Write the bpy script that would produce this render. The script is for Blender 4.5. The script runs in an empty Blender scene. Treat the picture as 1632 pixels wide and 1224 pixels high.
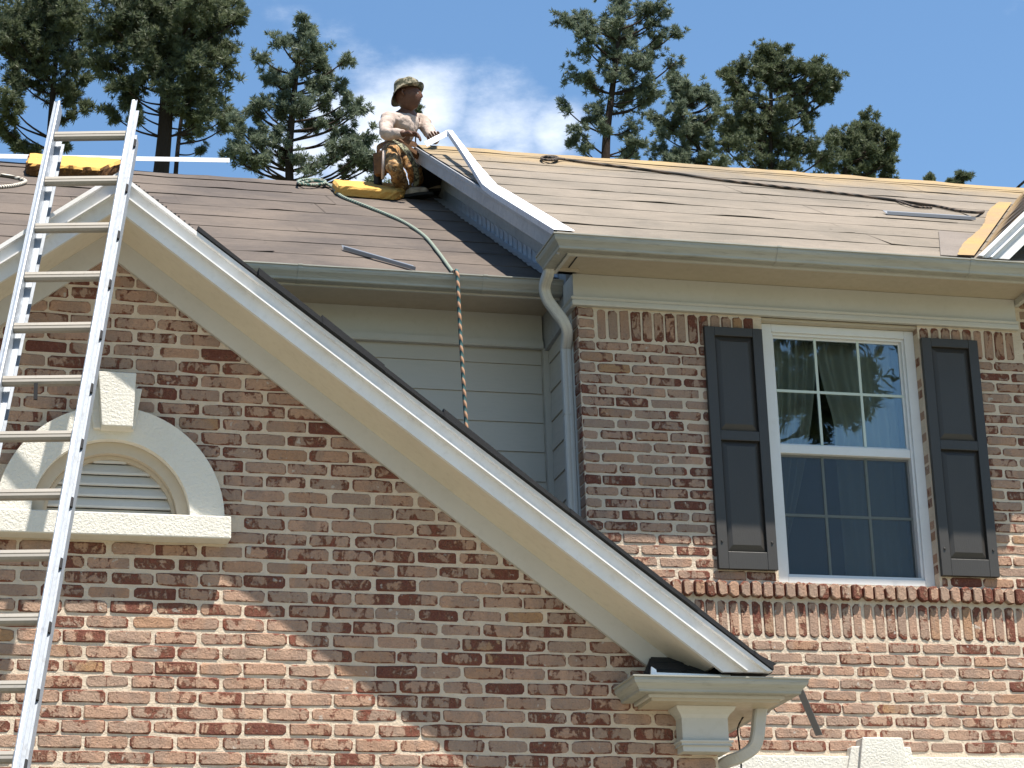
import bpy, bmesh, math, random
import numpy as np
from mathutils import Vector, Matrix
random.seed(7); rng = np.random.default_rng(7)
C = bpy.context.scene.collection
SC = bpy.context.scene
# ------------------------------------------------------------------ camera
F_PX = 3997.4
def cam_axes(yaw=.263718, pitch=.316904, roll=.035815):
    f = np.array([math.sin(yaw)*math.cos(pitch), math.cos(yaw)*math.cos(pitch), math.sin(pitch)])
    r = np.cross(f, [0, 0, 1]); r /= np.linalg.norm(r); d = np.cross(f, r)
    c, s = math.cos(roll), math.sin(roll)
    return np.array([r*c+d*s, -r*s+d*c, f])
RA = cam_axes()
cd = bpy.data.cameras.new('camera'); cam = bpy.data.objects.new('camera', cd); C.objects.link(cam); SC.camera = cam
cd.sensor_width = 36; cd.lens = F_PX/1632*36; cd.clip_start = .1; cd.clip_end = 3000
cam.matrix_world = Matrix([[RA[0][i], -RA[1][i], -RA[2][i], 0] for i in range(3)]+[[0, 0, 0, 1]])
GROUND = -1.6
# ------------------------------------------------------------------ light
SUN = Vector((.7, -1.0, 3.13)).normalized()
w = bpy.data.worlds.new('World'); SC.world = w; w.use_nodes = True
nt = w.node_tree; N = nt.nodes; L = nt.links; N.clear()
sky = N.new('ShaderNodeTexSky'); sky.sky_type = 'NISHITA'; sky.sun_disc = False
sky.sun_elevation = math.asin(SUN.z); sky.sun_rotation = math.atan2(SUN.x, SUN.y)
sky.altitude = 200; sky.air_density = 1.15; sky.dust_density = .35; sky.ozone_density = 1.2
geo = N.new('ShaderNodeTexCoord')
nz = N.new('ShaderNodeTexNoise'); nz.inputs['Scale'].default_value = 11; nz.inputs['Detail'].default_value = 9; nz.inputs['Roughness'].default_value = .62
mp = N.new('ShaderNodeMapping'); mp.inputs['Scale'].default_value = (1, 1, 2.0); mp.inputs['Location'].default_value = (.15, 0, .4)
L.new(geo.outputs['Generated'], mp.inputs['Vector']); L.new(mp.outputs['Vector'], nz.inputs['Vector'])
def world_math(op, a, b):
    n = N.new('ShaderNodeMath'); n.operation = op
    for i, v in enumerate((a, b)):
        if isinstance(v, (int, float)): n.inputs[i].default_value = v
        else: L.new(v, n.inputs[i])
    return n.outputs[0]
def cloud_mask(px, py, rad):
    d = Vector(RA.T @ np.array([(px-816)/F_PX, (py-612)/F_PX, 1.])).normalized()
    dt = N.new('ShaderNodeVectorMath'); dt.operation = 'DISTANCE'; L.new(geo.outputs['Generated'], dt.inputs[0]); dt.inputs[1].default_value = d
    mr = N.new('ShaderNodeMapRange'); mr.inputs['From Min'].default_value = rad/F_PX; mr.inputs['From Max'].default_value = rad*.1/F_PX
    L.new(dt.outputs['Value'], mr.inputs['Value']); return mr.outputs['Result']
acc = None
for px, py, r in ((690, 175, 150), (790, 195, 150), (600, 205, 150), (560, 245, 120), (880, 225, 110), (640, 190, 110), (700, 260, 170), (820, 250, 150), (520, 175, 90), (480, 240, 120), (2500, -900, 500), (-600, -300, 500)):
    m = cloud_mask(px, py, r); acc = m if acc is None else world_math('MAXIMUM', acc, m)
mr = N.new('ShaderNodeMapRange'); mr.interpolation_type = 'SMOOTHSTEP'
L.new(world_math('ADD', nz.outputs['Fac'], world_math('MULTIPLY', acc, .40)), mr.inputs['Value'])
mr.inputs['From Min'].default_value = .60; mr.inputs['From Max'].default_value = 1.0
rgb = N.new('ShaderNodeMix'); rgb.data_type = 'RGBA'
L.new(mr.outputs['Result'], rgb.inputs['Factor']); tint = N.new('ShaderNodeMix'); tint.data_type = 'RGBA'; tint.blend_type = 'MULTIPLY'; tint.inputs['Factor'].default_value = 1; tint.inputs['B'].default_value = (.88, 1.08, 1.20, 1); L.new(sky.outputs['Color'], tint.inputs['A']); L.new(tint.outputs['Result'], rgb.inputs['A']); rgb.inputs['B'].default_value = (7.0, 7.6, 8.6, 1)
bg = N.new('ShaderNodeBackground'); bg.inputs['Strength'].default_value = .066
L.new(rgb.outputs['Result'], bg.inputs['Color'])
wo = N.new('ShaderNodeOutputWorld'); L.new(bg.outputs[0], wo.inputs['Surface'])
sl = bpy.data.lights.new('sun', 'SUN'); sl.energy = 5.0; sl.angle = math.radians(.53); sl.color = (1, .93, .83)
so = bpy.data.objects.new('sun', sl); C.objects.link(so); so.rotation_euler = (-SUN).to_track_quat('-Z', 'Y').to_euler(); so.location = (5, -5, 30)
SC.view_settings.view_transform = 'Standard'; SC.view_settings.look = 'None'; SC.view_settings.gamma = 1; SC.view_settings.use_curve_mapping = False
SC.view_settings.exposure = 1.2
# ------------------------------------------------------------------ pixel -> place (photo pixels, 1632 x 1224)
def ray(x, y):
    v = RA.T @ np.array([(x-816)/F_PX, (y-612)/F_PX, 1.]); return v/v[1]
def atY(x, y, Y): return Vector(ray(x, y)*Y)
def atX(x, y, X): v = ray(x, y); return Vector(v*(X/v[0]))
PITCH = .585
def roofz(Y, side): return (5.33+PITCH*(Y-13.70)) if side == 'l' else (5.354+PITCH*(Y-12.99))
def at_roof(x, y, side, up=0.):
    v = ray(x, y); z0 = roofz(0, side)+up; Y = z0/(v[2]-PITCH); return Vector(v*Y)
def proj(P):
    q = RA @ np.array(P, float); return 816+F_PX*q[0]/q[2], 612+F_PX*q[1]/q[2]
# ------------------------------------------------------------------ mesh helpers
class MB:
    def __init__(s): s.v = []; s.f = []
    def add(s, vs, fs):
        o = len(s.v); s.v += [tuple(v) for v in vs]; s.f += [tuple(i+o for i in f) for f in fs]; return s
    def box(s, x0, x1, y0, y1, z0, z1):
        return s.add([(x, y, z) for x in (x0, x1) for y in (y0, y1) for z in (z0, z1)],
                     [(0, 1, 3, 2), (4, 6, 7, 5), (0, 4, 5, 1), (2, 3, 7, 6), (0, 2, 6, 4), (1, 5, 7, 3)])
    def prism(s, poly, ext):
        n = len(poly); ext = Vector(ext); a = [Vector(p) for p in poly]
        return s.add(a+[p+ext for p in a], [tuple(range(n-1, -1, -1)), tuple(range(n, 2*n))]+[(i, (i+1) % n, n+(i+1) % n, n+i) for i in range(n)])
    def tube(s, path, rad, seg=8, cap=True):
        path = [Vector(p) for p in path]; n = len(path); rads = rad if hasattr(rad, '__len__') else [rad]*n
        o = len(s.v); up = None
        for i, p in enumerate(path):
            t = (path[min(i+1, n-1)]-path[max(i-1, 0)]).normalized()
            if up is None: up = t.orthogonal().normalized()
            up = (up-t*up.dot(t)).normalized(); b = t.cross(up)
            for k in range(seg):
                a = 2*math.pi*k/seg; s.v.append(tuple(p+(up*math.cos(a)+b*math.sin(a))*rads[i]))
        for i in range(n-1):
            for k in range(seg):
                s.f.append((o+i*seg+k, o+i*seg+(k+1) % seg, o+(i+1)*seg+(k+1) % seg, o+(i+1)*seg+k))
        if cap:
            s.f.append(tuple(o+k for k in range(seg-1, -1, -1))); s.f.append(tuple(o+(n-1)*seg+k for k in range(seg)))
        return s
    def sweep(s, path, prof, side):      # profile (a,b): a along 'side', b along cross(tangent, side)
        path = [Vector(p) for p in path]; n = len(path); m = len(prof); o = len(s.v); sd = Vector(side).normalized()
        for i, p in enumerate(path):
            t = (path[min(i+1, n-1)]-path[max(i-1, 0)]).normalized()
            u = (sd-t*sd.dot(t)).normalized(); b = t.cross(u)
            for a_, b_ in prof: s.v.append(tuple(p+u*a_+b*b_))
        for i in range(n-1):
            for k in range(m): s.f.append((o+i*m+k, o+i*m+(k+1) % m, o+(i+1)*m+(k+1) % m, o+(i+1)*m+k))
        s.f.append(tuple(o+k for k in range(m-1, -1, -1))); s.f.append(tuple(o+(n-1)*m+k for k in range(m))); return s
    def run(s, pts, z, prof):            # horizontal mitred run; profile (out, up), out = right-hand side of the path
        n = len(pts); m = len(prof); o = len(s.v); P = [Vector(p).to_2d() for p in pts]
        nr = []
        for i in range(n-1):
            d = (P[i+1]-P[i]).normalized(); nr.append(Vector((d.y, -d.x)))
        for i in range(n):
            a = nr[max(i-1, 0)]; b = nr[min(i, n-2)]; mi = (a+b)/(1+a.dot(b))
            for ou, up in prof: s.v.append((P[i].x+mi.x*ou, P[i].y+mi.y*ou, z+up))
        for i in range(n-1):
            for k in range(m): s.f.append((o+i*m+k, o+i*m+(k+1) % m, o+(i+1)*m+(k+1) % m, o+(i+1)*m+k))
        s.f.append(tuple(o+k for k in range(m-1, -1, -1))); s.f.append(tuple(o+(n-1)*m+k for k in range(m))); return s
    def mesh(s, name):
        me = bpy.data.meshes.new(name); me.from_pydata([tuple(map(float, v)) for v in s.v], [], s.f)
        bm = bmesh.new(); bm.from_mesh(me); bmesh.ops.recalc_face_normals(bm, faces=bm.faces); bm.to_mesh(me); bm.free(); return me
    def build(s, name, mat, parent=None, smooth=False, bevel=0, loc=None, **props):
        return link(name, s.mesh(name), mat, parent, smooth, bevel, loc, **props)
def link(name, me, mat, parent=None, smooth=False, bevel=0, loc=None, **props):
    if mat and not me.materials: me.materials.append(mat)
    o = bpy.data.objects.new(name, me); C.objects.link(o)
    if smooth: me.polygons.foreach_set('use_smooth', [True]*len(me.polygons))
    if bevel:
        b = o.modifiers.new('bevel', 'BEVEL'); b.width = bevel; b.segments = 2; b.limit_method = 'ANGLE'
    if loc is not None:
        o.location = loc
        if parent is not None and parent.type == 'EMPTY': pass
    if parent: o.parent = parent; o.matrix_parent_inverse = Matrix.Identity(4)
    for k, v in props.items(): o[k] = v
    return o
def thing(name, label, cat, group=None):
    o = bpy.data.objects.new(name, None); C.objects.link(o); o['label'] = label; o['category'] = cat
    if group: o['group'] = group
    return o
def tag(o, label, cat, group=None):
    o['label'] = label; o['category'] = cat
    if group: o['group'] = group
    return o
# ------------------------------------------------------------------ materials
def mat(name, base=(.5, .5, .5), rough=.6, metal=0, spec=.5):
    m = bpy.data.materials.new(name); m.use_nodes = True
    b = m.node_tree.nodes['Principled BSDF']; b.inputs['Base Color'].default_value = (*base, 1)
    b.inputs['Roughness'].default_value = rough; b.inputs['Metallic'].default_value = metal; b.inputs['Specular IOR Level'].default_value = spec
    return m
class NT:
    def __init__(s, m): s.m = m; s.t = m.node_tree; s.n = s.t.nodes; s.l = s.t.links; s.b = s.n['Principled BSDF']
    def node(s, ty, **kw):
        n = s.n.new(ty)
        for k, v in kw.items(): setattr(n, k, v)
        return n
    def pos(s, scale=(1, 1, 1), coord='pos', off=None):
        g = s.node('ShaderNodeNewGeometry') if coord == 'pos' else s.node('ShaderNodeTexCoord')
        m = s.node('ShaderNodeMapping'); m.inputs['Scale'].default_value = scale
        s.l.new(g.outputs['Position'] if coord == 'pos' else g.outputs[coord], m.inputs['Vector'])
        if off is not None: s.l.new(off, m.inputs['Location'])
        return m.outputs['Vector']
    def noise(s, vec, scale, detail=4, rough=.55, dist=0):
        n = s.node('ShaderNodeTexNoise'); n.inputs['Scale'].default_value = scale; n.inputs['Detail'].default_value = detail
        n.inputs['Roughness'].default_value = rough; n.inputs['Distortion'].default_value = dist; s.l.new(vec, n.inputs['Vector']); return n.outputs['Fac']
    def ramp(s, fac, stops):
        r = s.node('ShaderNodeValToRGB'); e = r.color_ramp.elements
        while len(e) < len(stops): e.new(.5)
        for i, (p, c) in enumerate(stops): e[i].position = p; e[i].color = (*c, 1) if len(c) == 3 else c
        s.l.new(fac, r.inputs['Fac']); return r.outputs['Color']
    def mix(s, fac, a, b, mode='MIX'):
        m = s.node('ShaderNodeMix'); m.data_type = 'RGBA'; m.blend_type = mode
        for sock, v in (('Factor', fac), ('A', a), ('B', b)):
            if isinstance(v, (int, float)): m.inputs[sock].default_value = v
            elif isinstance(v, tuple): m.inputs[sock].default_value = (*v, 1)
            else: s.l.new(v, m.inputs[sock])
        return m.outputs['Result']
    def math(s, op, a, b=0.):
        m = s.node('ShaderNodeMath', operation=op)
        for i, v in enumerate((a, b)):
            if isinstance(v, (int, float)): m.inputs[i].default_value = v
            else: s.l.new(v, m.inputs[i])
        return m.outputs[0]
    def maprange(s, v, a, b, c=0., d=1.):
        m = s.node('ShaderNodeMapRange')
        for k, x in zip(('From Min', 'From Max', 'To Min', 'To Max'), (a, b, c, d)): m.inputs[k].default_value = x
        s.l.new(v, m.inputs['Value']); return m.outputs['Result']
    def color(s, c): s.l.new(c, s.b.inputs['Base Color'])
    def rough(s, c): s.l.new(c, s.b.inputs['Roughness'])
    def bump(s, h, dist=.003, strength=1.):
        b = s.node('ShaderNodeBump'); b.inputs['Distance'].default_value = dist; b.inputs['Strength'].default_value = strength
        s.l.new(h, b.inputs['Height']); s.l.new(b.outputs['Normal'], s.b.inputs['Normal'])
M = {}
def painted(name, base, dirt=.12, grime=(.30, .27, .22), rough=.45, scale=(1, 1, 1), bump=.0012):
    m = mat(name, base, rough, spec=.35); t = NT(m); v = t.pos(scale)
    n1 = t.noise(v, 2.3, 6, .6); n2 = t.noise(v, 22, 5, .65, .4)
    c = t.mix(t.maprange(n1, .42, .75, 0, dirt*1.6), base, grime)
    c = t.mix(t.maprange(n2, .52, .8, 0, dirt*1.5), c, grime)
    t.color(c); t.rough(t.maprange(n2, .3, .7, rough-.08, rough+.18)); t.bump(n2, bump); M[name] = m; return m
painted('cream_trim', (.465, .455, .425), .13)
painted('rake_white', (.67, .67, .67), .18, scale=(1, 1, 1))
painted('gutter_paint', (.33, .325, .285), .45, grime=(.17, .165, .14), scale=(.35, .35, 4))
painted('downspout_paint', (.44, .43, .405), .14)
painted('siding_paint', (.46, .425, .37), .10, grime=(.30, .31, .30), scale=(.4, .4, 2))
painted('window_vinyl', (.60, .61, .62), .07)
painted('soffit_paint', (.42, .36, .275), .14); painted('gable_soffit', (.62, .56, .46), .14)
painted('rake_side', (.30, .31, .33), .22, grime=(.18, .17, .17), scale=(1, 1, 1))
m = mat('stucco', (.78, .75, .68), .85, spec=.2); t = NT(m); v = t.pos()
n = t.noise(v, 70, 5, .7); n2 = t.noise(v, 3.5, 6, .6)
t.color(t.mix(t.maprange(n2, .45, .8, 0, .3), (.66, .635, .57), (.45, .42, .37))); t.bump(n, .010, 1.); M['stucco'] = m
m = mat('mortar', (.55, .48, .39), .95, spec=.1); t = NT(m); v = t.pos()
t.color(t.mix(t.noise(v, 9, 6, .7), (.47, .385, .30), (.76, .64, .50))); t.bump(t.noise(v, 55, 6, .75), .014); M['mortar'] = m
def brick_mat(name):
    m = mat(name, (.4, .3, .2), .92, spec=.12); t = NT(m)
    oi = t.node('ShaderNodeObjectInfo'); ge = t.node('ShaderNodeNewGeometry')
    r = t.math('FRACT', t.math('ADD', oi.outputs['Random'], ge.outputs['Random Per Island']))
    r2 = t.math('FRACT', t.math('MULTIPLY', r, 17.37)); r3 = t.math('FRACT', t.math('MULTIPLY', r, 53.71)); r4 = t.math('FRACT', t.math('MULTIPLY', r, 91.13))
    cx = t.node('ShaderNodeCombineXYZ'); t.l.new(t.math('MULTIPLY', r, 40), cx.inputs[0]); t.l.new(t.math('MULTIPLY', r2, 40), cx.inputs[2])
    v = t.pos(off=cx.outputs[0]); vs = t.pos((1, 1, .45), off=cx.outputs[0])
    n1 = t.noise(vs, 13, 6, .62, .9); n2 = t.noise(v, 44, 5, .7, .5); n3 = t.noise(vs, 8, 3, .5, .4); n4 = t.noise(v, 95, 4, .75)
    at = t.node('ShaderNodeAttribute', attribute_name='brickpos'); sp = t.node('ShaderNodeSeparateXYZ'); t.l.new(at.outputs['Vector'], sp.inputs[0])
    ex = t.math('POWER', t.math('ABSOLUTE', sp.outputs[0]), 9.); ez = t.math('POWER', t.math('ABSOLUTE', sp.outputs[1]), 4.)
    edge = t.math('MAXIMUM', ex, ez)
    wash = t.ramp(r2, [(0, (.42, .265, .185)), (.3, (.49, .31, .22)), (.55, (.38, .275, .21)), (.85, (.52, .33, .23)), (.97, (.42, .25, .16)), (1, (.42, .25, .13))])
    wash = t.mix(t.maprange(n3, .46, .60, 0, .75), wash, (.345, .245, .19)); wash = t.mix(t.maprange(n4, .35, .7, 0, .45), wash, (.24, .15, .11))
    mid = t.mix(n2, (.24, .098, .066), (.34, .165, .112))
    red = t.ramp(r3, [(0, (.165, .055, .038)), (.5, (.215, .072, .048)), (1, (.14, .052, .038))]); red = t.mix(t.maprange(n4, .4, .75, 0, .5), red, (.24, .12, .09))
    thr = t.math('SUBTRACT', t.math('ADD', t.math('MULTIPLY', n1, .72), t.math('MULTIPLY', n2, .28)), t.math('MULTIPLY', edge, .15))
    lim = t.ramp(r3, [(0, (.35,)*3), (.45, (.395,)*3), (.82, (.44,)*3), (.95, (.485,)*3), (1, (.55,)*3)])
    dlt = t.math('SUBTRACT', thr, lim)
    c = t.mix(t.maprange(dlt, -.05, .005), red, mid); c = t.mix(t.maprange(dlt, .0, .05), c, wash)
    c = t.mix(t.maprange(t.noise(v, 22, 2, .5, 0), .70, .74, 0, .7), c, (.50, .46, .41))
    c = t.mix(t.maprange(n4, .64, .74, 0, .65), c, (.07, .035, .028))
    t.color(c); t.bump(t.math('ADD', t.math('ADD', n2, n4), t.maprange(dlt, -.02, .03)), .012); M[name] = m; return m
brick_mat('brick')
m = mat('brick_far', (.3, .2, .15), .9); t = NT(m); g = t.node('ShaderNodeTexBrick'); g.inputs['Scale'].default_value = 1; g.inputs['Brick Width'].default_value = .213; g.inputs['Row Height'].default_value = .0713; g.inputs['Mortar Size'].default_value = .01
g.inputs['Color1'].default_value = (.38, .27, .2, 1); g.inputs['Color2'].default_value = (.24, .1, .07, 1); g.inputs['Mortar'].default_value = (.5, .43, .35, 1)
ge = t.node('ShaderNodeNewGeometry'); sp = t.node('ShaderNodeSeparateXYZ'); cb = t.node('ShaderNodeCombineXYZ'); t.l.new(ge.outputs['Position'], sp.inputs[0])
t.l.new(t.math('ADD', sp.outputs[0], sp.outputs[1]), cb.inputs[0]); t.l.new(sp.outputs[2], cb.inputs[1]); t.l.new(cb.outputs[0], g.inputs['Vector']); t.color(g.outputs['Color']); M['brick_far'] = m
def roof_mat(name, a, b, c2, ridge=None):
    m = mat(name, a, .92, spec=.15); t = NT(m); v = t.pos(); vs = t.pos((.55, 2.2, 2.2))
    n1 = t.noise(v, 1.4, 6, .62, .3); n2 = t.noise(vs, 13, 7, .72, .5); n3 = t.noise(v, 170, 3, .8)
    oi = t.node('ShaderNodeObjectInfo')
    c = t.mix(t.maprange(n1, .38, .66), a, b); c = t.mix(t.math('MULTIPLY', oi.outputs['Random'], .28), c, c2)
    if ridge:
        ge = t.node('ShaderNodeNewGeometry'); sp = t.node('ShaderNodeSeparateXYZ'); t.l.new(ge.outputs['Position'], sp.inputs[0])
        k = t.math('ADD', sp.outputs[ridge[0]], t.maprange(n1, .3, .7, -.35, .35)); c = t.mix(t.maprange(k, ridge[1], ridge[2], 0, .95), c, ridge[3])
    c = t.mix(t.maprange(n2, .56, .74, 0, .6), c, tuple(x*.45 for x in a)); c = t.mix(t.maprange(n2, .28, .42, .4, 0), c, tuple(min(1, x*1.6) for x in b))
    c = t.mix(t.maprange(n3, .5, .8, 0, .3), c, (.06, .05, .05))
    st = t.noise(t.pos((.25, 3, 3)), 26, 5, .7, .3); c = t.mix(t.maprange(st, .60, .70, 0, .55), c, tuple(x*.4 for x in a)); c = t.mix(t.maprange(st, .30, .38, .3, 0), c, tuple(min(1, x*1.7) for x in b))
    vo = t.node('ShaderNodeTexVoronoi'); vo.inputs['Scale'].default_value = 3.1; t.l.new(t.pos(), vo.inputs['Vector']); c = t.mix(t.maprange(vo.outputs['Distance'], .030, .045, .8, 0), c, (.02, .018, .016))
    t.color(c); t.bump(t.math('ADD', n2, n3), .004); M[name] = m; return m
roof_mat('felt_left', (.082, .070, .064), (.138, .113, .095), (.115, .093, .077))
roof_mat('felt_right', (.155, .137, .114), (.225, .193, .158), (.185, .158, .128), (1, 15.75, 16.75, (.33, .235, .115)))
roof_mat('felt_patch', (.16, .14, .125), (.20, .175, .155), (.18, .16, .14)); roof_mat('valley_wood', (.30, .21, .12), (.40, .26, .09), (.22, .18, .15))
M['gap'] = mat('underlay_black', (.012, .012, .014), .9)
m = mat('shingle', (.03, .03, .032), .95); t = NT(m); v = t.pos(); t.color(t.mix(t.noise(v, 160, 3, .8), (.004, .004, .005), (.018, .020, .024))); t.bump(t.noise(v, 220, 3, .8), .002); M['shingle'] = m
m = mat('shutter_paint', (.06, .06, .062), .42, spec=.45); t = NT(m); v = t.pos((6, 6, .7)); n = t.noise(v, 30, 5, .7); t.color(t.mix(t.noise(t.pos(), 3, 4), (.0235, .0205, .0185), (.040, .035, .030))); t.bump(n, .0012); M['shutter_paint'] = m; t.b.inputs['Specular IOR Level'].default_value = .5; t.b.inputs['Roughness'].default_value = .5
def alu(name, base=(.62, .63, .64), rough=.38, dirt=(.25, .22, .19), metal=.85):
    m = mat(name, base, rough, metal); t = NT(m); v = t.pos(); n = t.noise(v, 9, 7, .7, .8); n2 = t.noise(t.pos((1, 1, .3)), 60, 4, .7)
    c = t.mix(t.maprange(n, .55, .72, 0, .55), base, dirt); t.color(t.mix(t.maprange(n2, .6, .75, 0, .5), c, dirt)); t.rough(t.maprange(n2, .3, .7, rough-.1, rough+.2)); M[name] = m
alu('ladder_aluminium', (.30, .33, .375), .45, dirt=(.17, .165, .16), metal=.3); alu('rung_aluminium', (.26, .24, .21), .55, metal=.35); alu('flashing_grey', (.5, .53, .56), .4)
M['strip_mid'] = mat('strip_mid', (.20, .215, .24), .45, .3)
M['strip_dark'] = mat('strip_dark', (.10, .10, .12), .6)
M['white_metal'] = mat('white_metal', (.86, .87, .90), .3, 0, .5)
m = mat('foam', (.72, .40, .08), .95, spec=.1); t = NT(m); v = t.pos(); n = t.noise(v, 26, 6, .7); t.color(t.mix(t.maprange(n, .62, .72), t.mix(t.noise(v, 6, 3), (.60, .36, .10), (.46, .26, .08)), (.16, .075, .03))); t.bump(t.noise(v, 60, 6, .75), .008); M['foam'] = m
m = mat('foam_brown', (.10, .05, .02), .95, spec=.1); t = NT(m); n = t.noise(t.pos(), 30, 6, .7); t.color(t.mix(t.maprange(n, .5, .7), (.085, .042, .018), (.26, .13, .035))); t.bump(n, .01); M['foam_brown'] = m
def rope_mat(name, a, b, tw=90, c3=None):
    m = mat(name, a, .8); t = NT(m); wv = t.node('ShaderNodeTexWave'); wv.inputs['Scale'].default_value = tw/6.28; wv.inputs['Distortion'].default_value = .4; wv.bands_direction = 'DIAGONAL'
    t.l.new(t.pos(), wv.inputs['Vector']); t.color(t.mix(t.maprange(wv.outputs['Fac'], .35, .65), a, b)); t.bump(wv.outputs['Fac'], .004); M[name] = m
rope_mat('rope_green', (.03, .10, .085), (.30, .30, .24)); rope_mat('rope_dark', (.02, .018, .016), (.10, .07, .05)); rope_mat('rope_pale', (.10, .08, .06), (.62, .58, .5)); rope_mat('rope_hanging', (.02, .075, .08), (.36, .20, .12), 60)
m = mat('bark', (.09, .06, .045), .95, spec=.1); t = NT(m); v = t.pos((3, 3, .8)); n = t.noise(v, 6, 6, .7, .5); t.color(t.mix(n, (.016, .012, .010), (.05, .036, .029))); t.bump(n, .04); M['bark'] = m
def needles(name, a, b, c):
    m = mat(name, a, .55, spec=.3); t = NT(m); ge = t.node('ShaderNodeNewGeometry'); n = t.noise(t.pos(), .55, 3, .6)
    cc = t.mix(t.maprange(n, .35, .65), a, b); cc = t.mix(t.math('MULTIPLY', ge.outputs['Random Per Island'], .55), cc, c); t.color(cc)
    tr = t.node('ShaderNodeBsdfTranslucent'); t.l.new(cc, tr.inputs['Color']); mx = t.node('ShaderNodeMixShader'); mx.inputs[0].default_value = .38
    t.l.new(t.b.outputs[0], mx.inputs[1]); t.l.new(tr.outputs[0], mx.inputs[2]); t.l.new(mx.outputs[0], t.n['Material Output'].inputs['Surface']); M[name] = m
needles('needles_dark', (.052, .074, .040), (.095, .118, .060), (.17, .185, .12)); needles('needles_green', (.066, .096, .068), (.11, .142, .092), (.26, .29, .21))
# ================================================================== SETTING
g = MB(); g.add([(-1500, -1500, GROUND), (1500, -1500, GROUND), (1500, 1500, GROUND), (-1500, 1500, GROUND)], [(0, 1, 2, 3)])
m = mat('lawn', (.10, .12, .05), .95); t = NT(m); v = t.pos(); t.color(t.mix(t.noise(v, .5, 8, .7), (.07, .10, .035), (.20, .19, .09))); t.bump(t.noise(v, 30, 5, .8), .03)
g.build('ground', m, kind='structure')
g = MB(); g.box(-8, 14, -9, 10.2, GROUND-.1, GROUND+.03)
m = mat('concrete', (.42, .38, .32), .9); t = NT(m); v = t.pos(); t.color(t.mix(t.noise(v, 1.2, 8, .7), (.23, .205, .165), (.31, .275, .22)))
g.build('driveway', m, kind='structure')
# ================================================================== HOUSE
house = thing('house', 'two-storey brick house with white trim, front gable and stripped roofs under repair', 'house')
YG, YR, YS = 11.65, 13.40, 14.15          # brick face of the gable, of the right block, siding wall
XP = 1.115                                # gable ridge
def kz(k, x): return k-.75*x if x >= XP else k-.75*(2*XP-x)
# ---- bricks
def brick_mesh(i, Lx, Hz, D=.05):
    r = random.Random(i*31+int(Lx*1e4))
    hx, hz = Lx/2, Hz/2; e = .0035
    rc = [r.choice((.006, .009, .013, .02)) for _ in range(4)]
    pts = []
    for ci, (sx, sz) in enumerate(((1, 1), (-1, 1), (-1, -1), (1, -1))):
        c = min(rc[ci], hz*.5)
        a = (sx*(hx-c), sz*hz) ; b = (sx*hx, sz*(hz-c))
        pts += ([b, a] if ci in (0, 2) else [a, b])
        if ci in (0, 2): pts.append((sx*hx*r.uniform(-.3, .3), sz*hz))
    pts = [(x+r.uniform(-e, e)*.6, z+r.uniform(-e, e)*(1 if abs(x) < hx*.9 else .5)) for x, z in pts]
    pts = [(x*(1-r.uniform(0, .012)), z*(1-r.uniform(0, .05))) for x, z in pts]
    n = len(pts); out = [(x, D, z) for x, z in pts]; mid = [(x, .004, z) for x, z in pts]
    inn = [(x*(1-.006/hx), r.uniform(-.0022, .0008)-.001, z*(1-.006/hz)) for x, z in pts]
    f = [tuple(range(2*n, 3*n))]
    for k in range(n):
        k2 = (k+1) % n; f += [(k, k2, n+k2, n+k), (n+k, n+k2, 2*n+k2, 2*n+k)]
    mb = MB(); mb.add(out+mid+inn, f); mb.bp = [(x/hx, z/hz, Lx) for x, _, z in mb.v]; return mb
def set_bp(me, bp):
    a = me.attributes.new('brickpos', 'FLOAT_VECTOR', 'POINT'); a.data.foreach_set('vector', np.array(bp, dtype=np.float32).ravel())
def brick_library(tag_, Lx, Hz, n=10):
    L_ = []
    for i in range(n):
        mb = brick_mesh(i, Lx, Hz); me = mb.mesh('brick'); set_bp(me, mb.bp); me.materials.append(M['brick'])
        L_.append((mb, me))
    return L_
class Wall:
    def __init__(s, parent, Y, limit=300): s.p = parent; s.Y = Y; s.items = []; s.limit = limit; s.lib = {}
    def put(s, x, z, Lx, Hz, vert=False, proud=0.):      # centre, size
        s.items.append((x, z, Lx, Hz, vert, proud))
    def flush(s):
        vis, rest = [], []
        for it in s.items:
            px, py = proj((it[0], s.Y, it[1])); d = (it[0]**2+s.Y**2+it[1]**2)
            (vis if -18 < px < 1650 and -5 < py < 1236 and not s.hidden(it[0], it[1]) else rest).append((d, it))
        vis.sort(key=lambda q: q[0]); rest = vis[s.limit:]+rest; vis = vis[:s.limit]
        def key(it): return (round(it[2], 3), round(it[3], 3))
        def lib(it):
            k = key(it)
            if k not in s.lib: s.lib[k] = brick_library('', k[0], k[1], 12 if abs(k[0]-.2) < .01 else 3)
            return s.lib[k]
        for d, it in vis:
            mb, me = random.choice(lib(it)); o = bpy.data.objects.new('brick', me); C.objects.link(o); o.parent = s.p
            o.location = (it[0], s.Y-it[5]+random.uniform(-.003, .002), it[1]); o.rotation_euler = (0, random.gauss(0, .006)+(math.pi if random.random() < .5 else 0), 0)
        acc_ = MB(); abp = []
        for d, it in rest:
            mb, me = random.choice(lib(it)); yy = s.Y-it[5]+random.uniform(-.003, .002); ro = random.gauss(0, .006); fl = random.choice((1, -1))
            acc_.add([(it[0]+fl*(v[0]+ro*v[2]), yy+v[1], it[1]+fl*(v[2]-ro*v[0])) for v in mb.v], mb.f); abp += mb.bp
        if rest: set_bp(acc_.build('brick_fill', M['brick'], s.p, kind='stuff').data, abp)
        print('bricks', len(vis), len(rest))
    def hidden(s, x, z): return False
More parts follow.
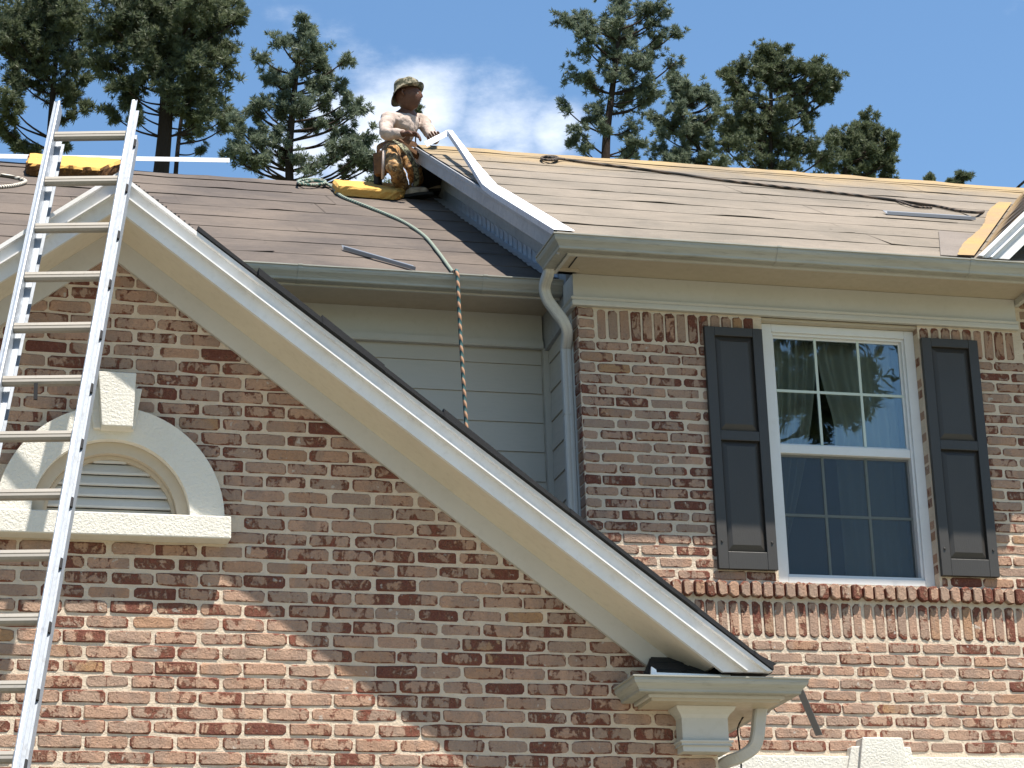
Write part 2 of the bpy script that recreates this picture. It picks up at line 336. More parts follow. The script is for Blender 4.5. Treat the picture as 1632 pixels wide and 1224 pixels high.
# gable wall: mortar body
def gpoly(k, x0, x1, zb): return [(x0, zb), (x0, kz(k, x0)), (XP, kz(k, XP)), (x1, kz(k, x1)), (x1, zb)]
gw = MB(); hx0, hx1, hz0, hz1 = 1.137-.33, 1.137+.33, 3.187-.01, 3.187+.325
gw.prism([(x, YG+.0022, z) for x, z in ((-1.9, 1.5), (-1.9, kz(5.56, -1.9)), (hx0, kz(5.56, hx0)), (hx0, 1.5))], (0, .1, 0))
gw.prism([(x, YG+.0022, z) for x, z in ((hx1, 1.5), (hx1, kz(5.56, hx1)), (4.128, kz(5.56, 4.128)), (4.128, 1.5))], (0, .1, 0))
gw.prism([(x, YG+.0022, z) for x, z in ((hx0, hz1), (hx0, kz(5.56, hx0)), (XP, kz(5.56, XP)), (hx1, kz(5.56, hx1)), (hx1, hz1))], (0, .1, 0))
gw.box(hx0, hx1, YG+.0022, YG+.1022, 1.5, hz0)
gable_wall = gw.build('brick_wall', M['mortar'], house)
lw = MB(); lw.box(-1.9, 4.128, YG+.006, YG+.107, GROUND, 1.5); lw.build('lower_wall', M['brick_far'], house)
sw = MB(); sw.box(4.03, 4.125, YG+.11, YR-.01, GROUND, 2.40); sw.build('side_wall', M['brick_far'], house)
GW = Wall(gable_wall, YG)
VC, VZ = 1.137, 3.187
def in_vent(x, z): return (z > VZ-.02 and math.hypot(x-VC, z-VZ) < .50) or (abs(x-VC) < .56 and 3.08 < z < 3.18)
GW.hidden = lambda x, z: z > kz(5.37, x)
zr0 = atY(103, 1049.1, YG).z; H = .0713; xr0 = atY(97.8, 1058.7, YG).x
for r_ in range(-10, 50):
    zc = zr0+H*(r_-.5); 
    if zc < 1.53: continue
    off = 0 if (r_ % 2) == 0 else .5
    for c_ in range(-10, 18):
        xc = xr0+.2132*(c_+off)+.1066; Lx = .2132-.0105-random.uniform(0, .003); xx = xc+random.gauss(0, .003)
        if xx-Lx/2 < -.75: continue
        if xx+Lx/2 > 4.12:
            Lx2 = 4.128-(xx-Lx/2)
            if Lx2 < .05: continue
            Lx = .095; xx = 4.128-.0475
        if in_vent(xx, zc): continue
        if zc-H/2 > kz(5.36, xx+(-.08 if xx > XP else .08)): continue
        if zc+H/2 > min(kz(5.60, xx-Lx/2), kz(5.60, xx+Lx/2)): 
            # a cut piece beside the frieze board
            Lx = .09; xx = xx-.055 if xx > XP else xx+.055
            if zc+H/2 > min(kz(5.60, xx-Lx/2), kz(5.60, xx+Lx/2)): continue
        GW.put(xx, zc+random.gauss(0, .0012), round(Lx, 2) if Lx < .15 else .203, H-.0105)
GW.flush()
# right wall
X0R, X1R = 4.03, 9.7
WX0, WX1, WZ0, WZ1 = 5.185, 6.212, 3.405, 5.045
rw = MB()
rw.box(X0R+.006, WX0+.006, YR+.0022, YR+.105, 1.9, 5.30); rw.box(WX1-.006, X1R, YR+.0022, YR+.105, 1.9, 5.30); rw.box(WX0+.006, WX1-.006, YR+.0022, YR+.105, 1.9, WZ0+.0); rw.box(WX0+.006, WX1-.006, YR+.0022, YR+.105, WZ1+.02, 5.30)
right_wall = rw.build('brick_wall', M['mortar'], house)
gz = MB(); gz.prism([(6.93, YR+.008, 5.30), (8.30, YR+.008, 6.95), (9.70, YR+.008, 5.30)], (0, .09, 0)); gz.build('gable_infill', M['mortar'], house)
lw = MB(); lw.box(4.03, X1R, YR+.003, YR+.107, GROUND, 1.9); lw.build('lower_wall', M['brick_far'], house)
RW = Wall(right_wall, YR)
RW.hidden = lambda x, z: (x < 4.13 and z < 2.3) or (4.80 < x < 5.19 and 3.47 < z < 4.96) or (6.21 < x < 6.58 and 3.47 < z < 4.96) or z > 5.07 or z < kz(5.66, x)
def course(zc, Hc, x0, x1, phase, Lb=.213, lo=X0R, hi=X1R):
    c = int((x0-lo)/Lb)-1
    while True:
        a = lo+(c+phase)*Lb; b = a+Lb; c += 1
        if a > x1: break
        aa, bb = max(a, x0), min(b, x1)
        if bb-aa < .045: continue
        Lx = bb-aa-.0105
        Lx = .202 if abs(Lx-.2025) < .004 else round(Lx, 2)
        RW.put((aa+bb)/2+random.gauss(0, .002), zc+random.gauss(0, .001), Lx, Hc-.0105)
# below: lower courses (z < 3.076)
z = 3.072; i = 0
arch = lambda zc: zc < 2.40
while z > 2.0:
    zc = z-.0365
    if zc > 2.40: course(zc, .073, X0R, 7.6, .0 if i % 2 else .5)
    z -= .073; i += 1
# soldier under the rowlock, rowlock, soldier at top
x = X0R+.0
while x < 7.6:
    RW.put(x+.0345, 3.190, .058, .212, True); x += .0695
x = X0R+.0; k = 0
while x < 7.6:
    RW.put(x+.0345, 3.358+random.gauss(0, .0015), .058, .092, True, .032+random.uniform(-.003, .003)); x += .0695
z = 3.408; i = 0
while z < 4.84:
    zc = z+.0344
    ph = .0 if i % 2 else .5
    course(zc, .0688, X0R, WX0, ph); course(zc, .0688, WX1, 7.6, ph-.0)
    z += .0688; i += 1
ztop = z
for (a, b) in ((X0R+.115, WX0-.0), (WX1, 6.86)):
    x = a
    while x+.05 < b:
        RW.put(x+.0355, ztop+.1, .060, .19, True); x += .0712
for j in range(3): RW.put(X0R+.055, ztop+.0344+.0688*j, .10, .056)
zz = ztop
i = 0
while zz < 6.9:
    a = 6.875 if zz < 5.3 else 6.93+(zz-5.3)*.83; b = 7.6 if zz < 5.3 else 9.7-(zz-5.3)*.83
    if b-a > .3: course(zz+.0344, .0688, a+.02, min(b, 8.2), (.0 if i % 2 else .5), lo=a)
    zz += .0688; i += 1
RW.flush()
# brick returns beside the window and at the block's corner (faces that look left)
ret = MB(); z = 3.42; i = 0
retB = []
while z < 5.03:
    for (xx, y0, y1) in ((WX1-.004, YR+.004, YR+.098), (X0R+.002, YR+.004, YR+.1)):
        dd = random.uniform(0, .003)
        b = MB(); b.box(xx-dd, xx+.03, y0, y1, z+.006, z+.0625); retB.append(b)
    z += .0688
for b in retB: ret.add(b.v, b.f)
z = 2.42
ret.build('brick_return', M['brick'], right_wall, bevel=.004, kind='stuff')
# ---- siding walls
sb = MB(); sb.box(-2.0, 4.06, YS+.012, YS+.06, 1.5, 5.30); sb.box(4.062, 4.10, YR+.11, YS+.012, 1.5, 5.55)
sd = sb.build('siding_wall', M['siding_paint'], house)
laps = [4.564+.1875*i for i in range(-14, 3)]
def board(mb, p0, p1, z0, z1, nrm, tb=.012, tt=.003):    # clapboard: thick at the bottom
    n = Vector(nrm)
    vs = []
    for p in (p0, p1):
        P = Vector(p)
        vs += [P+n*tb+Vector((0, 0, z0)), P+n*tt+Vector((0, 0, z1)), P+Vector((0, 0, z1)), P+Vector((0, 0, z0))]
    mb.add(vs, [(0, 1, 2, 3), (4, 7, 6, 5), (0, 4, 5, 1), (1, 5, 6, 2), (2, 6, 7, 3), (3, 7, 4, 0)])
for z in laps:
    if z < 2.2: continue
    mb = MB(); board(mb, (-2.0, YS+.012, 0), (4.012, YS+.012, 0), z, min(z+.1835, 5.05), (0, -1, 0)); mb.build('siding_board', M['siding_paint'], sd)
    mb = MB(); board(mb, (4.062, YS-.036, 0), (4.062, YR+.185, 0), z, z+.1835, (-1, 0, 0)); mb.build('siding_board', M['siding_paint'], sd)
mb = MB(); mb.box(4.02, 4.062, YS-.03, YS+.012, 1.8, 5.04); mb.build('corner_trim', M['siding_paint'], sd)
mb = MB(); mb.box(4.025, 4.062, YR+.112, YR+.18, 1.8, 5.06); mb.build('corner_board', M['downspout_paint'], sd, bevel=.003)
# ---- eaves
def rect(o0, o1, u0, u1): return [(o0, u0), (o1, u0), (o1, u1), (o0, u1)]
RPATH = [(X0R, 14.1), (X0R, YR), (6.873, YR)]
e = MB(); e.run([(X0R, YR+.19), (X0R, YR), (6.866, YR)], 0, rect(0, .022, 5.113, 5.256)); e.build('frieze_board', M['cream_trim'], house, bevel=.002)
e = MB(); e.run([(X0R, YR+.19), (X0R, YR), (6.873, YR)], 0, [(0, 5.057), (.030, 5.057), (.034, 5.066), (.034, 5.086), (.028, 5.090), (.040, 5.100), (.040, 5.107), (0, 5.107)]); e.build('crown_moulding', M['cream_trim'], house)
e = MB(); e.box(3.87, 6.90, 12.995, YR, 5.257, 5.29); e.box(3.87, X0R, YR+.001, 13.30, 5.257, 5.29); e.build('soffit', M['soffit_paint'], house)
e = MB(); e.run([(3.885, 13.30), (3.885, 13.005), (6.9, 13.005)], 0, rect(0, .02, 5.215, 5.315)); e.build('fascia_board', M['cream_trim'], house)
e = MB(); e.box(6.87, 6.90, 13.03, YR-.001, 5.215, 5.256); e.build('soffit_end', M['cream_trim'], house)
e = MB(); e.box(3.83, X0R-.001, 13.301, 13.318, 5.24, 5.50); e.build('soffit_end', M['soffit_paint'], house)
for xs_ in (3.905, 3.955):
    e = MB(); e.box(xs_, xs_+.008, 13.03, 13.285, 5.2535, 5.2565); e.build('vent_slot', M['gap'], house)
KG = [(0, 0), (0, -.080), (.060, -.082), (.066, -.078), (.068, -.066), (.078, -.052), (.094, -.036), (.100, -.022), (.100, -.008), (.108, -.006), (.108, .001), (.094, .001), (.094, -.012), (.088, -.03), (.070, -.050), (.060, -.066), (.058, -.074), (.004, -.072), (.004, 0)]
e = MB(); e.run([(3.862, 13.275), (3.862, 12.978), (7.02, 12.978)], 5.306, KG); right_gutter = e.build('gutter', M['gutter_paint'], house)
ec = MB(); ec.prism([(3.862-o, 13.275, 5.306+u) for o, u in [(0, 0), (0, -.080), (.060, -.082), (.068, -.066), (.094, -.036), (.104, -.02), (.108, 0)]], (0, .003, 0)); ec.build('end_cap', M['gutter_paint'], right_gutter)
# left eave
e = MB(); e.box(-2, 4.02, YS-.024, YS+.012, 5.092, 5.256); e.build('frieze_board', M['cream_trim'], house)
e = MB(); e.run([(-2, YS-.0), (4.02, YS-.0)], 0, [(0, 5.036), (.036, 5.036), (.042, 5.046), (.042, 5.080), (.030, 5.084), (.030, 5.0915), (0, 5.0915)]); e.build('crown_moulding', M['cream_trim'], house)
e = MB(); e.box(-2, 4.055, 13.73, YS+.01, 5.257, 5.28); e.build('soffit', M['soffit_paint'], house)
e = MB(); e.box(-2, 4.02, 13.71, 13.728, 5.21, 5.30); e.build('fascia_board', M['cream_trim'], house)
e = MB(); e.run([(-2, 13.708), (4.02, 13.708)], 5.300, KG); e.build('gutter', M['gutter_paint'], house)
for (x_, y_, z_, y2) in ((5.12, 12.862, 5.306, 12.99), (6.35, 12.862, 5.306, 12.99), (3.52, 13.592, 5.300, 13.72), (2.4, 13.592, 5.300, 13.72)):
    e = MB(); kk = [(0, -.083), (.062, -.085), (.070, -.080), (.072, -.067), (.082, -.053), (.098, -.037), (.104, -.022), (.104, -.007), (.111, -.005), (.111, .003), (0, .003)]
    e.prism([(x_, y2-.012-o, z_+u) for o, u in kk], (.028, 0, 0)); e.build('joint_strap', M['gutter_paint'], house)
# ---- roofs
def roof_strips(root, side, x0, x1, y0, y1, expo, material, seed, holes=None):
    r = random.Random(seed); cs = 1/math.sqrt(1+PITCH**2); n = int(math.ceil((y1-y0)/(expo*cs)))
    for i in range(n):
        ya = y0+i*expo*cs; yb = min(ya+expo*cs+.05, y1); x = x0
        while x < x1-.05:
            xe = min(x1, x+r.uniform(.9, 2.6))
            if x1-xe < .4: xe = x1
            m_ = max(3, int((xe-x)/.16)); vs = []; fs = []; lift = r.uniform(.0045, .0085); ph = r.uniform(0, 9); jog = 0
            for j in range(m_+1):
                xx = x+(xe-x)*j/m_; 
                lf = max(.0035, lift+.0018*math.sin(xx*5+ph)+r.uniform(-.0012, .0016)+(.006 if math.sin(xx*2.1+ph*3)+.5*math.sin(xx*5.3+ph) > 1.22 else 0)); yo = ya+jog+r.uniform(-.002, .002)
                if i == 0: yo = ya
                z0 = roofz(yo, side)+lf; z1 = roofz(yb, side)+.001+r.uniform(0, .001)
                vs += [(xx, yo, z0), (xx, (yo*2+yb)/3, roofz((yo*2+yb)/3, side)+.004+lf*.35), (xx, yb, z1), (xx, yo+.0015, z0-.003)]
            for j in range(m_):
                a = j*4; b = a+4
                fs += [(a, b, b+1, a+1), (a+1, b+1, b+2, a+2), (a, a+3, b+3, b)]
            mb = MB(); mb.add(vs, fs); mb.build('roof_strip', material, root, smooth=False)
            x = xe+r.uniform(.0, .006)
def slab(mb, side, x0, x1, y0, y1, th=.03, dz=-.002):
    mb.prism([(x0, y0, roofz(y0, side)+dz), (x0, y1, roofz(y1, side)+dz), (x0, y1, roofz(y1, side)+dz-th), (x0, y0, roofz(y0, side)+dz-th)], (x1-x0, 0, 0))
RYL, RYR = 17.02, 16.50
s_ = MB(); slab(s_, 'l', -2.6, 4.03, 13.66, RYL); zt = roofz(RYL, 'l')
s_.prism([(-2.6, RYL, zt-.002), (-2.6, 20.6, zt-.002-PITCH*(20.6-RYL)), (-2.6, 20.6, zt-.04-PITCH*(20.6-RYL)), (-2.6, RYL, zt-.04)], (6.63, 0, 0))
roofL = s_.build('roof', M['gap'], house, label='grey brown stripped roof on the left')
roof_strips(roofL, 'l', -2.6, 4.028, 13.655, RYL+.005, .47, M['felt_left'], 3)
s_ = MB(); slab(s_, 'r', 3.81, 10.4, 12.94, RYR); zt = roofz(RYR, 'r')
s_.prism([(3.81, RYR, zt-.002), (3.81, 20.4, zt-.002-PITCH*(20.4-RYR)), (3.81, 20.4, zt-.04-PITCH*(20.4-RYR)), (3.81, RYR, zt-.04)], (6.59, 0, 0))
roofR = s_.build('roof', M['gap'], house, label='tan stripped roof on the right, dusty yellow along its ridge')
roof_strips(roofR, 'r', 3.80, 10.4, 12.93, RYR+.005, .43, M['felt_right'], 5)
# ridge folds of felt
for nm, side, x0, x1, RY, mt, root in (('l', 'l', -2.6, 4.02, RYL, 'felt_left', roofL), ('r', 'r', 3.80, 10.4, RYR, 'felt_right', roofR)):
    vs = []; fs = []; k = 0; x = x0; zt = roofz(RY, side)
    while x <= x1:
        j = random.uniform(-.004, .008); d = .16+random.uniform(-.02, .02)
        vs += [(x, RY-d, roofz(RY-d, side)+.010+j*.4), (x, RY-.02, zt+.004+j), (x, RY+.05, zt-.004+j), (x, RY+.2, zt-.11)]
        if k: a = (k-1)*4; fs += [(a+q, a+4+q, a+5+q, a+1+q) for q in range(3)]
        k += 1; x += .17
    mb = MB(); mb.add(vs, fs); mb.build('ridge_felt', M[mt], root, smooth=True)
# right block: rake boards and wall above the left roof
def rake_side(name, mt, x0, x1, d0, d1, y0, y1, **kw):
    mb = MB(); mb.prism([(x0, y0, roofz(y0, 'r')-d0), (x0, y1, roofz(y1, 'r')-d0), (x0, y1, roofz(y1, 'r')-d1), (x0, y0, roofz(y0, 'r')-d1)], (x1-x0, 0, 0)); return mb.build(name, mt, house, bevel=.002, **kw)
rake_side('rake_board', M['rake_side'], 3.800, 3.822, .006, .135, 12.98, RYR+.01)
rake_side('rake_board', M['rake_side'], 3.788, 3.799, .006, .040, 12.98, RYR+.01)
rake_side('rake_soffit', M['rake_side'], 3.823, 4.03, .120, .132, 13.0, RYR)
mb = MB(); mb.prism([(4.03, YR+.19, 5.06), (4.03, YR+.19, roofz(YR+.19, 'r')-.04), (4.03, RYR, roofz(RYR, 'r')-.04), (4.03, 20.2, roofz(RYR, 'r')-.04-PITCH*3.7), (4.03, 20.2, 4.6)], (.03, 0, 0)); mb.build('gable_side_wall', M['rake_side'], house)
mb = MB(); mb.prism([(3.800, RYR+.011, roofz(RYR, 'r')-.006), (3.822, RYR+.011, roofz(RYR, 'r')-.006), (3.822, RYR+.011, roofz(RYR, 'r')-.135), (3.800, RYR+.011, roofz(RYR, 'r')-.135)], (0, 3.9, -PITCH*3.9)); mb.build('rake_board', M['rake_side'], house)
# step flashing
for i in range(26):
    y = 13.75+i*.112
    if y > 16.7: break
    mb = MB(); z0 = roofz(y, 'l')+.009
    mb.add([(4.026, y, z0), (4.026, y+.125, z0+PITCH*.125), (4.026, y+.125, z0+PITCH*.125+.075), (4.026, y, z0+.06+random.uniform(0, .02)), (3.95-random.uniform(0, .02), y, z0+.004), (3.95, y+.10, z0+PITCH*.10+.004)], [(0, 1, 2, 3), (0, 4, 5, 1)])
    mb.build('step_flashing', M['flashing_grey'], roofL)
# ---- front gable rake, soffit, frieze (right slope and left slope)
XE = 4.295
def gable_band(name, k0, k1, y0, y1, mt, parent=house, xe0=None, xs=XP, zend=2.425, bevel=0, both=True, **kw):
    a0, a1 = (k0-zend)/.75, (k1-zend)/.75
    mb = MB(); mb.prism([(xs, y0, k0-.75*xs), (xs, y0, k1-.75*xs), (a1, y0, zend), (a0, y0, zend)], (0, y1-y0, 0)); o = mb.build(name, mt, parent, bevel=bevel, **kw)
    if both:
        mb = MB(); q = lambda x: 2*XP-x
        mb.prism([(q(xs), y0, k0-.75*xs), (q(xs), y0, k1-.75*xs), (q(a1), y0, zend), (q(a0), y0, zend)], (0, y1-y0, 0)); mb.build(name, mt, parent, bevel=bevel, **kw)
    return o
gable_band('rake_board', 5.470, 5.549, 11.310, 11.335, M['rake_white'])
gable_band('rake_bead', 5.549, 5.558, 11.268, 11.330, M['rake_white'])
gable_band('rake_board', 5.558, 5.630, 11.303, 11.330, M['rake_white'])
gable_band('rake_cap', 5.630, 5.652, 11.276, 11.330, M['rake_white'])
gable_band('soffit', 5.478, 5.490, 11.336, YG+.006, M['gable_soffit'], zend=2.46)
gable_band('frieze_board', 5.350, 5.4775, YG-.025, YG+.006, M['cream_trim'], zend=2.40)
gable_band('roof_deck', 5.636, 5.652, 11.331, 14.14, M['gap'])
# shingles along the rake (torn away next to the peak)
r = random.Random(4); x = 1.50
deck = gable_band('roof', 5.6525, 5.658, 11.295, 14.14, M['shingle'], both=True, label='front gable roof with black shingle edge')
def kx(x, k): return k-.75*x
while x < XE-.01:
    xe = min(XE+.01, x+r.uniform(.28, .34)); th = .021+r.uniform(0, .006); yo = 11.246+r.choice((0, .002, .006, .022, .026))
    if abs(x-1.95) < .16 or abs(x-2.65) < .16 or abs(x-1.6) < .1: th += .012
    mb = MB(); mb.prism([(x, yo, kx(x, 5.659)), (x, yo, kx(x, 5.659)+th*1.1), (xe, yo, kx(xe, 5.659)+th*.8), (xe, yo, kx(xe, 5.659))], (0, .3, 0)); mb.build('shingle', M['shingle'], deck)
    x = xe-.002
x = -1.6
while x < 1.05:
    mb = MB(); xe = x+.3; mb.prism([(x, 11.252, kz(5.659, x)), (x, 11.252, kz(5.673, x)), (xe, 11.252, kz(5.671, xe)), (xe, 11.252, kz(5.659, xe))], (0, .3, 0))
    if x < .2: mb.build('shingle', M['shingle'], deck)
    x = xe
mb = MB(); mb.prism([(XE-.13, 11.27, kx(XE-.13, 5.665)), (XE+.015, 11.27, kx(XE, 5.66)+.028), (XE+.03, 11.27, kx(XE, 5.66)+.022), (XE-.01, 11.27, kx(XE-.01, 5.66))], (0, .25, 0)); mb.build('shingle', M['shingle'], deck)
# torn nail stubs along the bare edge
for i in range(16):
    x = 1.16+i*.022+r.uniform(0, .012); mb = MB(); mb.box(x, x+r.uniform(.006, .014), 11.29, 11.31, kx(x, 5.655), kx(x, 5.655)+r.uniform(.004, .014)); mb.build('shingle_scrap', M['shingle'], deck)
# ---- eave return at the foot of the gable
KS = [(o*.92, u*.92) for o, u in KG]
e = MB(); e.run([(3.700, 11.64), (3.700, 11.400), (4.405, 11.400), (4.405, YR-.02)], 2.402, KS); small_gutter = e.build('gutter', M['gutter_paint'], house)
e = MB(); e.run([(3.722, 11.645), (3.722, 11.418), (4.385, 11.418), (4.385, YR-.02)], 0, rect(0, .017, 2.315, 2.395)); e.build('fascia_board', M['cream_trim'], house)
e = MB(); e.box(3.725, 4.384, 11.419, 11.64, 2.300, 2.33); e.box(4.135, 4.384, 11.641, YR-.02, 2.300, 2.33); e.build('soffit', M['soffit_paint'], house)
# little roof on the return
e = MB(); e.add([(3.70, 11.40, 2.405), (4.10, 11.40, 2.405), (4.10, 11.644, 2.565), (3.80, 11.644, 2.565), (3.74, 11.644, 2.42)], [(0, 1, 2, 3), (0, 3, 4)]); ret_roof = e.build('return_roof', M['shingle'], house)
for i in range(3):
    a, b = i/3, (i+1)/3; y0, y1 = 11.395+.25*a, 11.395+.25*b; z0, z1 = 2.410+.162*a, 2.410+.162*b
    for j in range(2):
        xa = 3.71+.1*a+j*.2; xb = min(xa+.19, 4.22)
        mb = MB(); mb.add([(xa, y0, z0+.004), (xb, y0, z0+.004), (xb, y1, z1), (xa+.03, y1, z1), (xa, y0, z0-.003), (xb, y0, z0-.003)], [(0, 1, 2, 3), (0, 4, 5, 1)]); mb.build('shingle', M['shingle'], ret_roof)
mb = MB(); mb.prism([(3.745, 11.385, 2.405), (4.12, 11.375, 2.405), (4.12, 11.375, 2.424), (3.745, 11.385, 2.432)], (0, .02, 0)); mb.prism([(3.715, 11.384, 2.40), (3.75, 11.384, 2.40), (3.745, 11.384, 2.445), (3.722, 11.384, 2.46)], (0, .012, 0)); mb.build('drip_edge', M['white_metal'], ret_roof)
# capital under the return
mb = MB(); cx0, cx1 = 3.924, 4.150
mb.run([(cx0+.02, YG), (cx0+.02, 11.58), (cx1-.02, 11.58), (cx1-.02, YG+.06)], 0, [(0, 2.08), (.026, 2.08), (.026, 2.245), (.034, 2.262), (.052, 2.28), (.062, 2.299), (0, 2.299)])
mb.box(cx0, cx1, 11.582, YG, 2.081, 2.298); corner = mb.build('frieze_block', M['cream_trim'], house)
mb = MB(); mb.run([(cx0+.02, YG), (cx0+.02, 11.58), (cx1-.02, 11.58), (cx1-.02, YG+.06)], 0, [(.02, 2.108), (.040, 2.108), (.034, 2.116), (.034, 2.120), (.044, 2.126), (.044, 2.133), (.02, 2.137)]); mb.build('moulding', M['cream_trim'], corner)
# ---- downspouts
def sampled(P, n=6):
    P = [Vector(p) for p in P]; out = []
    for i in range(len(P)-1):
        p0, p1, p2, p3 = P[max(i-1, 0)], P[i], P[i+1], P[min(i+2, len(P)-1)]
        for k in range(n):
            t_ = k/n; out.append(.5*((2*p1)+(p2-p0)*t_+(2*p0-5*p1+4*p2-p3)*t_*t_+(3*p1-p0-3*p2+p3)*t_**3))
    return out+[P[-1]]
def rr(w_, h_, c=.008, rib=.003):
    a, b = w_/2, h_/2; return [(-a, -b+c), (-a+c, -b), (-a*.3, -b), (0, -b+rib), (a*.3, -b), (a-c, -b), (a, -b+c), (a, b-c), (a-c, b), (a*.3, b), (0, b-rib), (-a*.3, b), (-a+c, b), (-a, b-c)]
low = [atX(904, 600, 3.995), atX(912, 800, 3.995)]; yl = (low[0].y+low[1].y)/2
top_ = atX(875, 432, 3.835)
dpath = [top_+Vector((0, 0, .05)), top_, atX(868, 456, 3.835), atX(872, 476, 3.855), atX(885, 495, 3.905), atX(898, 513, 3.955), atX(904, 530, 3.985), Vector((3.995, yl, atX(905, 552, 3.995).z))]
mb = MB(); mb.sweep(sampled(dpath, 5)+[Vector((3.995, yl, top_.z-1.1)), Vector((3.995, yl, 1.2))], rr(.062, .052), (1, 0, 0)); dsp = mb.build('downspout', M['downspout_paint'], house, smooth=False)
for zz_ in (top_.z-.33, top_.z-.80, top_.z-1.9):
    yy_ = yl; xx_ = 3.995
    mb = MB()
    if zz_ < top_.z-.4: mb.box(xx_-.033, xx_+.033, yy_-.028, yy_+.028, zz_-.002, zz_+.0025); mb.build('joint_band', M['downspout_paint'], dsp)
q = [atY(1212, 1128, 11.60), atY(1209, 1150, 11.60), atY(1207, 1172, 11.60), atY(1200, 1192, 11.62), atY(1180, 1206, 11.66), atY(1158, 1215, 11.72), atY(1147, 1228, 11.76), atY(1146, 1260, 11.76)]
mb = MB(); mb.sweep(sampled(q, 5)+[Vector((q[-1].x, 11.76, GROUND+.2))], rr(.055, .062, rib=.0), (0, 1, 0)); mb.build('downspout', M['downspout_paint'], house, smooth=False)
# ---- half-round gable vent
vent = MB()
def arc(r0, r1, y0, y1, a0=0, a1=math.pi, n=40):
    mb = MB(); V = []
    for i in range(n+1):
        a = a0+(a1-a0)*i/n; c, s = math.cos(a), math.sin(a)
        for (rr_, yy) in ((r0, y0), (r1, y0), (r1, y1), (r0, y1)): V.append((VC+c*rr_, yy, VZ+s*rr_))
    F = [(i*4+k, i*4+(k+1) % 4, i*4+4+(k+1) % 4, i*4+4+k) for i in range(n) for k in range(4)]+[(0, 1, 2, 3), (4*n+3, 4*n+2, 4*n+1, 4*n)]
    mb.add(V, F); return mb
vnt = arc(.375, .540, YG-.060, YG+.006).build('arched_vent', M['stucco'], house)
arc(.318, .374, YG-.012, YG+.09).build('vent_frame', M['soffit_paint'], vnt)
arc(.300, .317, YG+.03, YG+.09).build('vent_bead', M['soffit_paint'], vnt)
mb = MB(); mb.box(VC-.32, VC+.32, YG+.090, YG+.098, VZ-.01, VZ+.325); mb.build('vent_back', M['gap'], vnt)
for i in range(6):
    z0 = VZ+.004+i*.056; ww = math.sqrt(max(0, .314**2-(z0+.02-VZ)**2))
    if ww < .05: continue
    mb = MB(); mb.prism([(VC-ww, YG+.040, z0), (VC-ww, YG+.040, z0+.010), (VC-ww, YG+.062, z0+.053), (VC-ww, YG+.078, z0+.053), (VC-ww, YG+.056, z0)], (2*ww, 0, 0)); mb.build('louver', M['cream_trim'], vnt)
mb = MB(); mb.prism([(VC-.060, YG-.150, 3.600), (VC+.087, YG-.150, 3.600), (VC+.101, YG-.150, 3.872), (VC-.080, YG-.150, 3.872)], (0, .150, 0)); mb.build('keystone', M['stucco'], vnt, bevel=.005)
mb = MB(); mb.prism([(VC-.092, YG-.085, 3.604), (VC+.1, YG-.085, 3.604), (VC+.137, YG-.085, 3.815), (VC-.12, YG-.085, 3.815)], (0, .085, 0)); mb.build('keystone_backing', M['stucco'], vnt, bevel=.005)
mb = MB(); mb.box(VC-.568, VC+.566, YG-.105, YG+.006, 3.075, 3.1865); mb.build('vent_sill', M['stucco'], vnt, bevel=.006)
# ---- lintel of the arched window below right
mb = MB(); mb.prism([(4.30, YR-.05, 2.02), (4.30, YR-.05, 2.385), (7.4, YR-.05, 2.385), (7.4, YR-.05, 2.02)], (0, .06, 0)); lint = mb.build('window_lintel', M['stucco'], house, bevel=.005)
mb = MB(); mb.prism([(5.52, YR-.10, 2.05), (5.595, YR-.10, 2.488), (5.84, YR-.10, 2.488), (5.87, YR-.10, 2.3), (5.87, YR-.10, 2.05)], (0, .11, 0)); mb.build('keystone', M['stucco'], lint, bevel=.006)
mb = MB(); mb.prism([(5.44, YR-.07, 2.05), (5.535, YR-.07, 2.44), (5.90, YR-.07, 2.44), (5.96, YR-.07, 2.05)], (0, .07, 0)); mb.build('keystone_backing', M['stucco'], lint, bevel=.006)
# ---- window
YW = YR+.10
win = MB()
def ring(mb, x0, x1, z0, z1, l, r_, b, t_, y0, y1):
    mb.box(x0, x0+l, y0, y1, z0, z1); mb.box(x1-r_, x1, y0, y1, z0, z1); mb.box(x0+l, x1-r_, y0+.0005, y1, z0, z0+b); mb.box(x0+l, x1-r_, y0+.0005, y1, z1-t_, z1); return mb
ring(win, 5.190, 6.2055, 3.425, 5.040, .085, .062, .040, .050, YW-.035, YW+.06)
win_o = win.build('window', M['window_vinyl'], house, bevel=.003)
ring(MB(), 5.262, 6.150, 3.462, 4.994, .028, .020, .022, .018, YW-.014, YW+.05).build('window_frame', M['window_vinyl'], win_o, bevel=.002)
mb = MB(); mb.box(5.192, 6.206, YR+.012, YW-.036, 5.040, 5.056); mb.build('window_header', M['soffit_paint'], win_o)
mb = MB(); mb.box(5.29, 6.13, YW-.008, YW+.03, 4.232, 4.285); mb.build('meeting_rail', M['window_vinyl'], win_o, bevel=.003)
GX0, GX1 = 5.290, 6.130
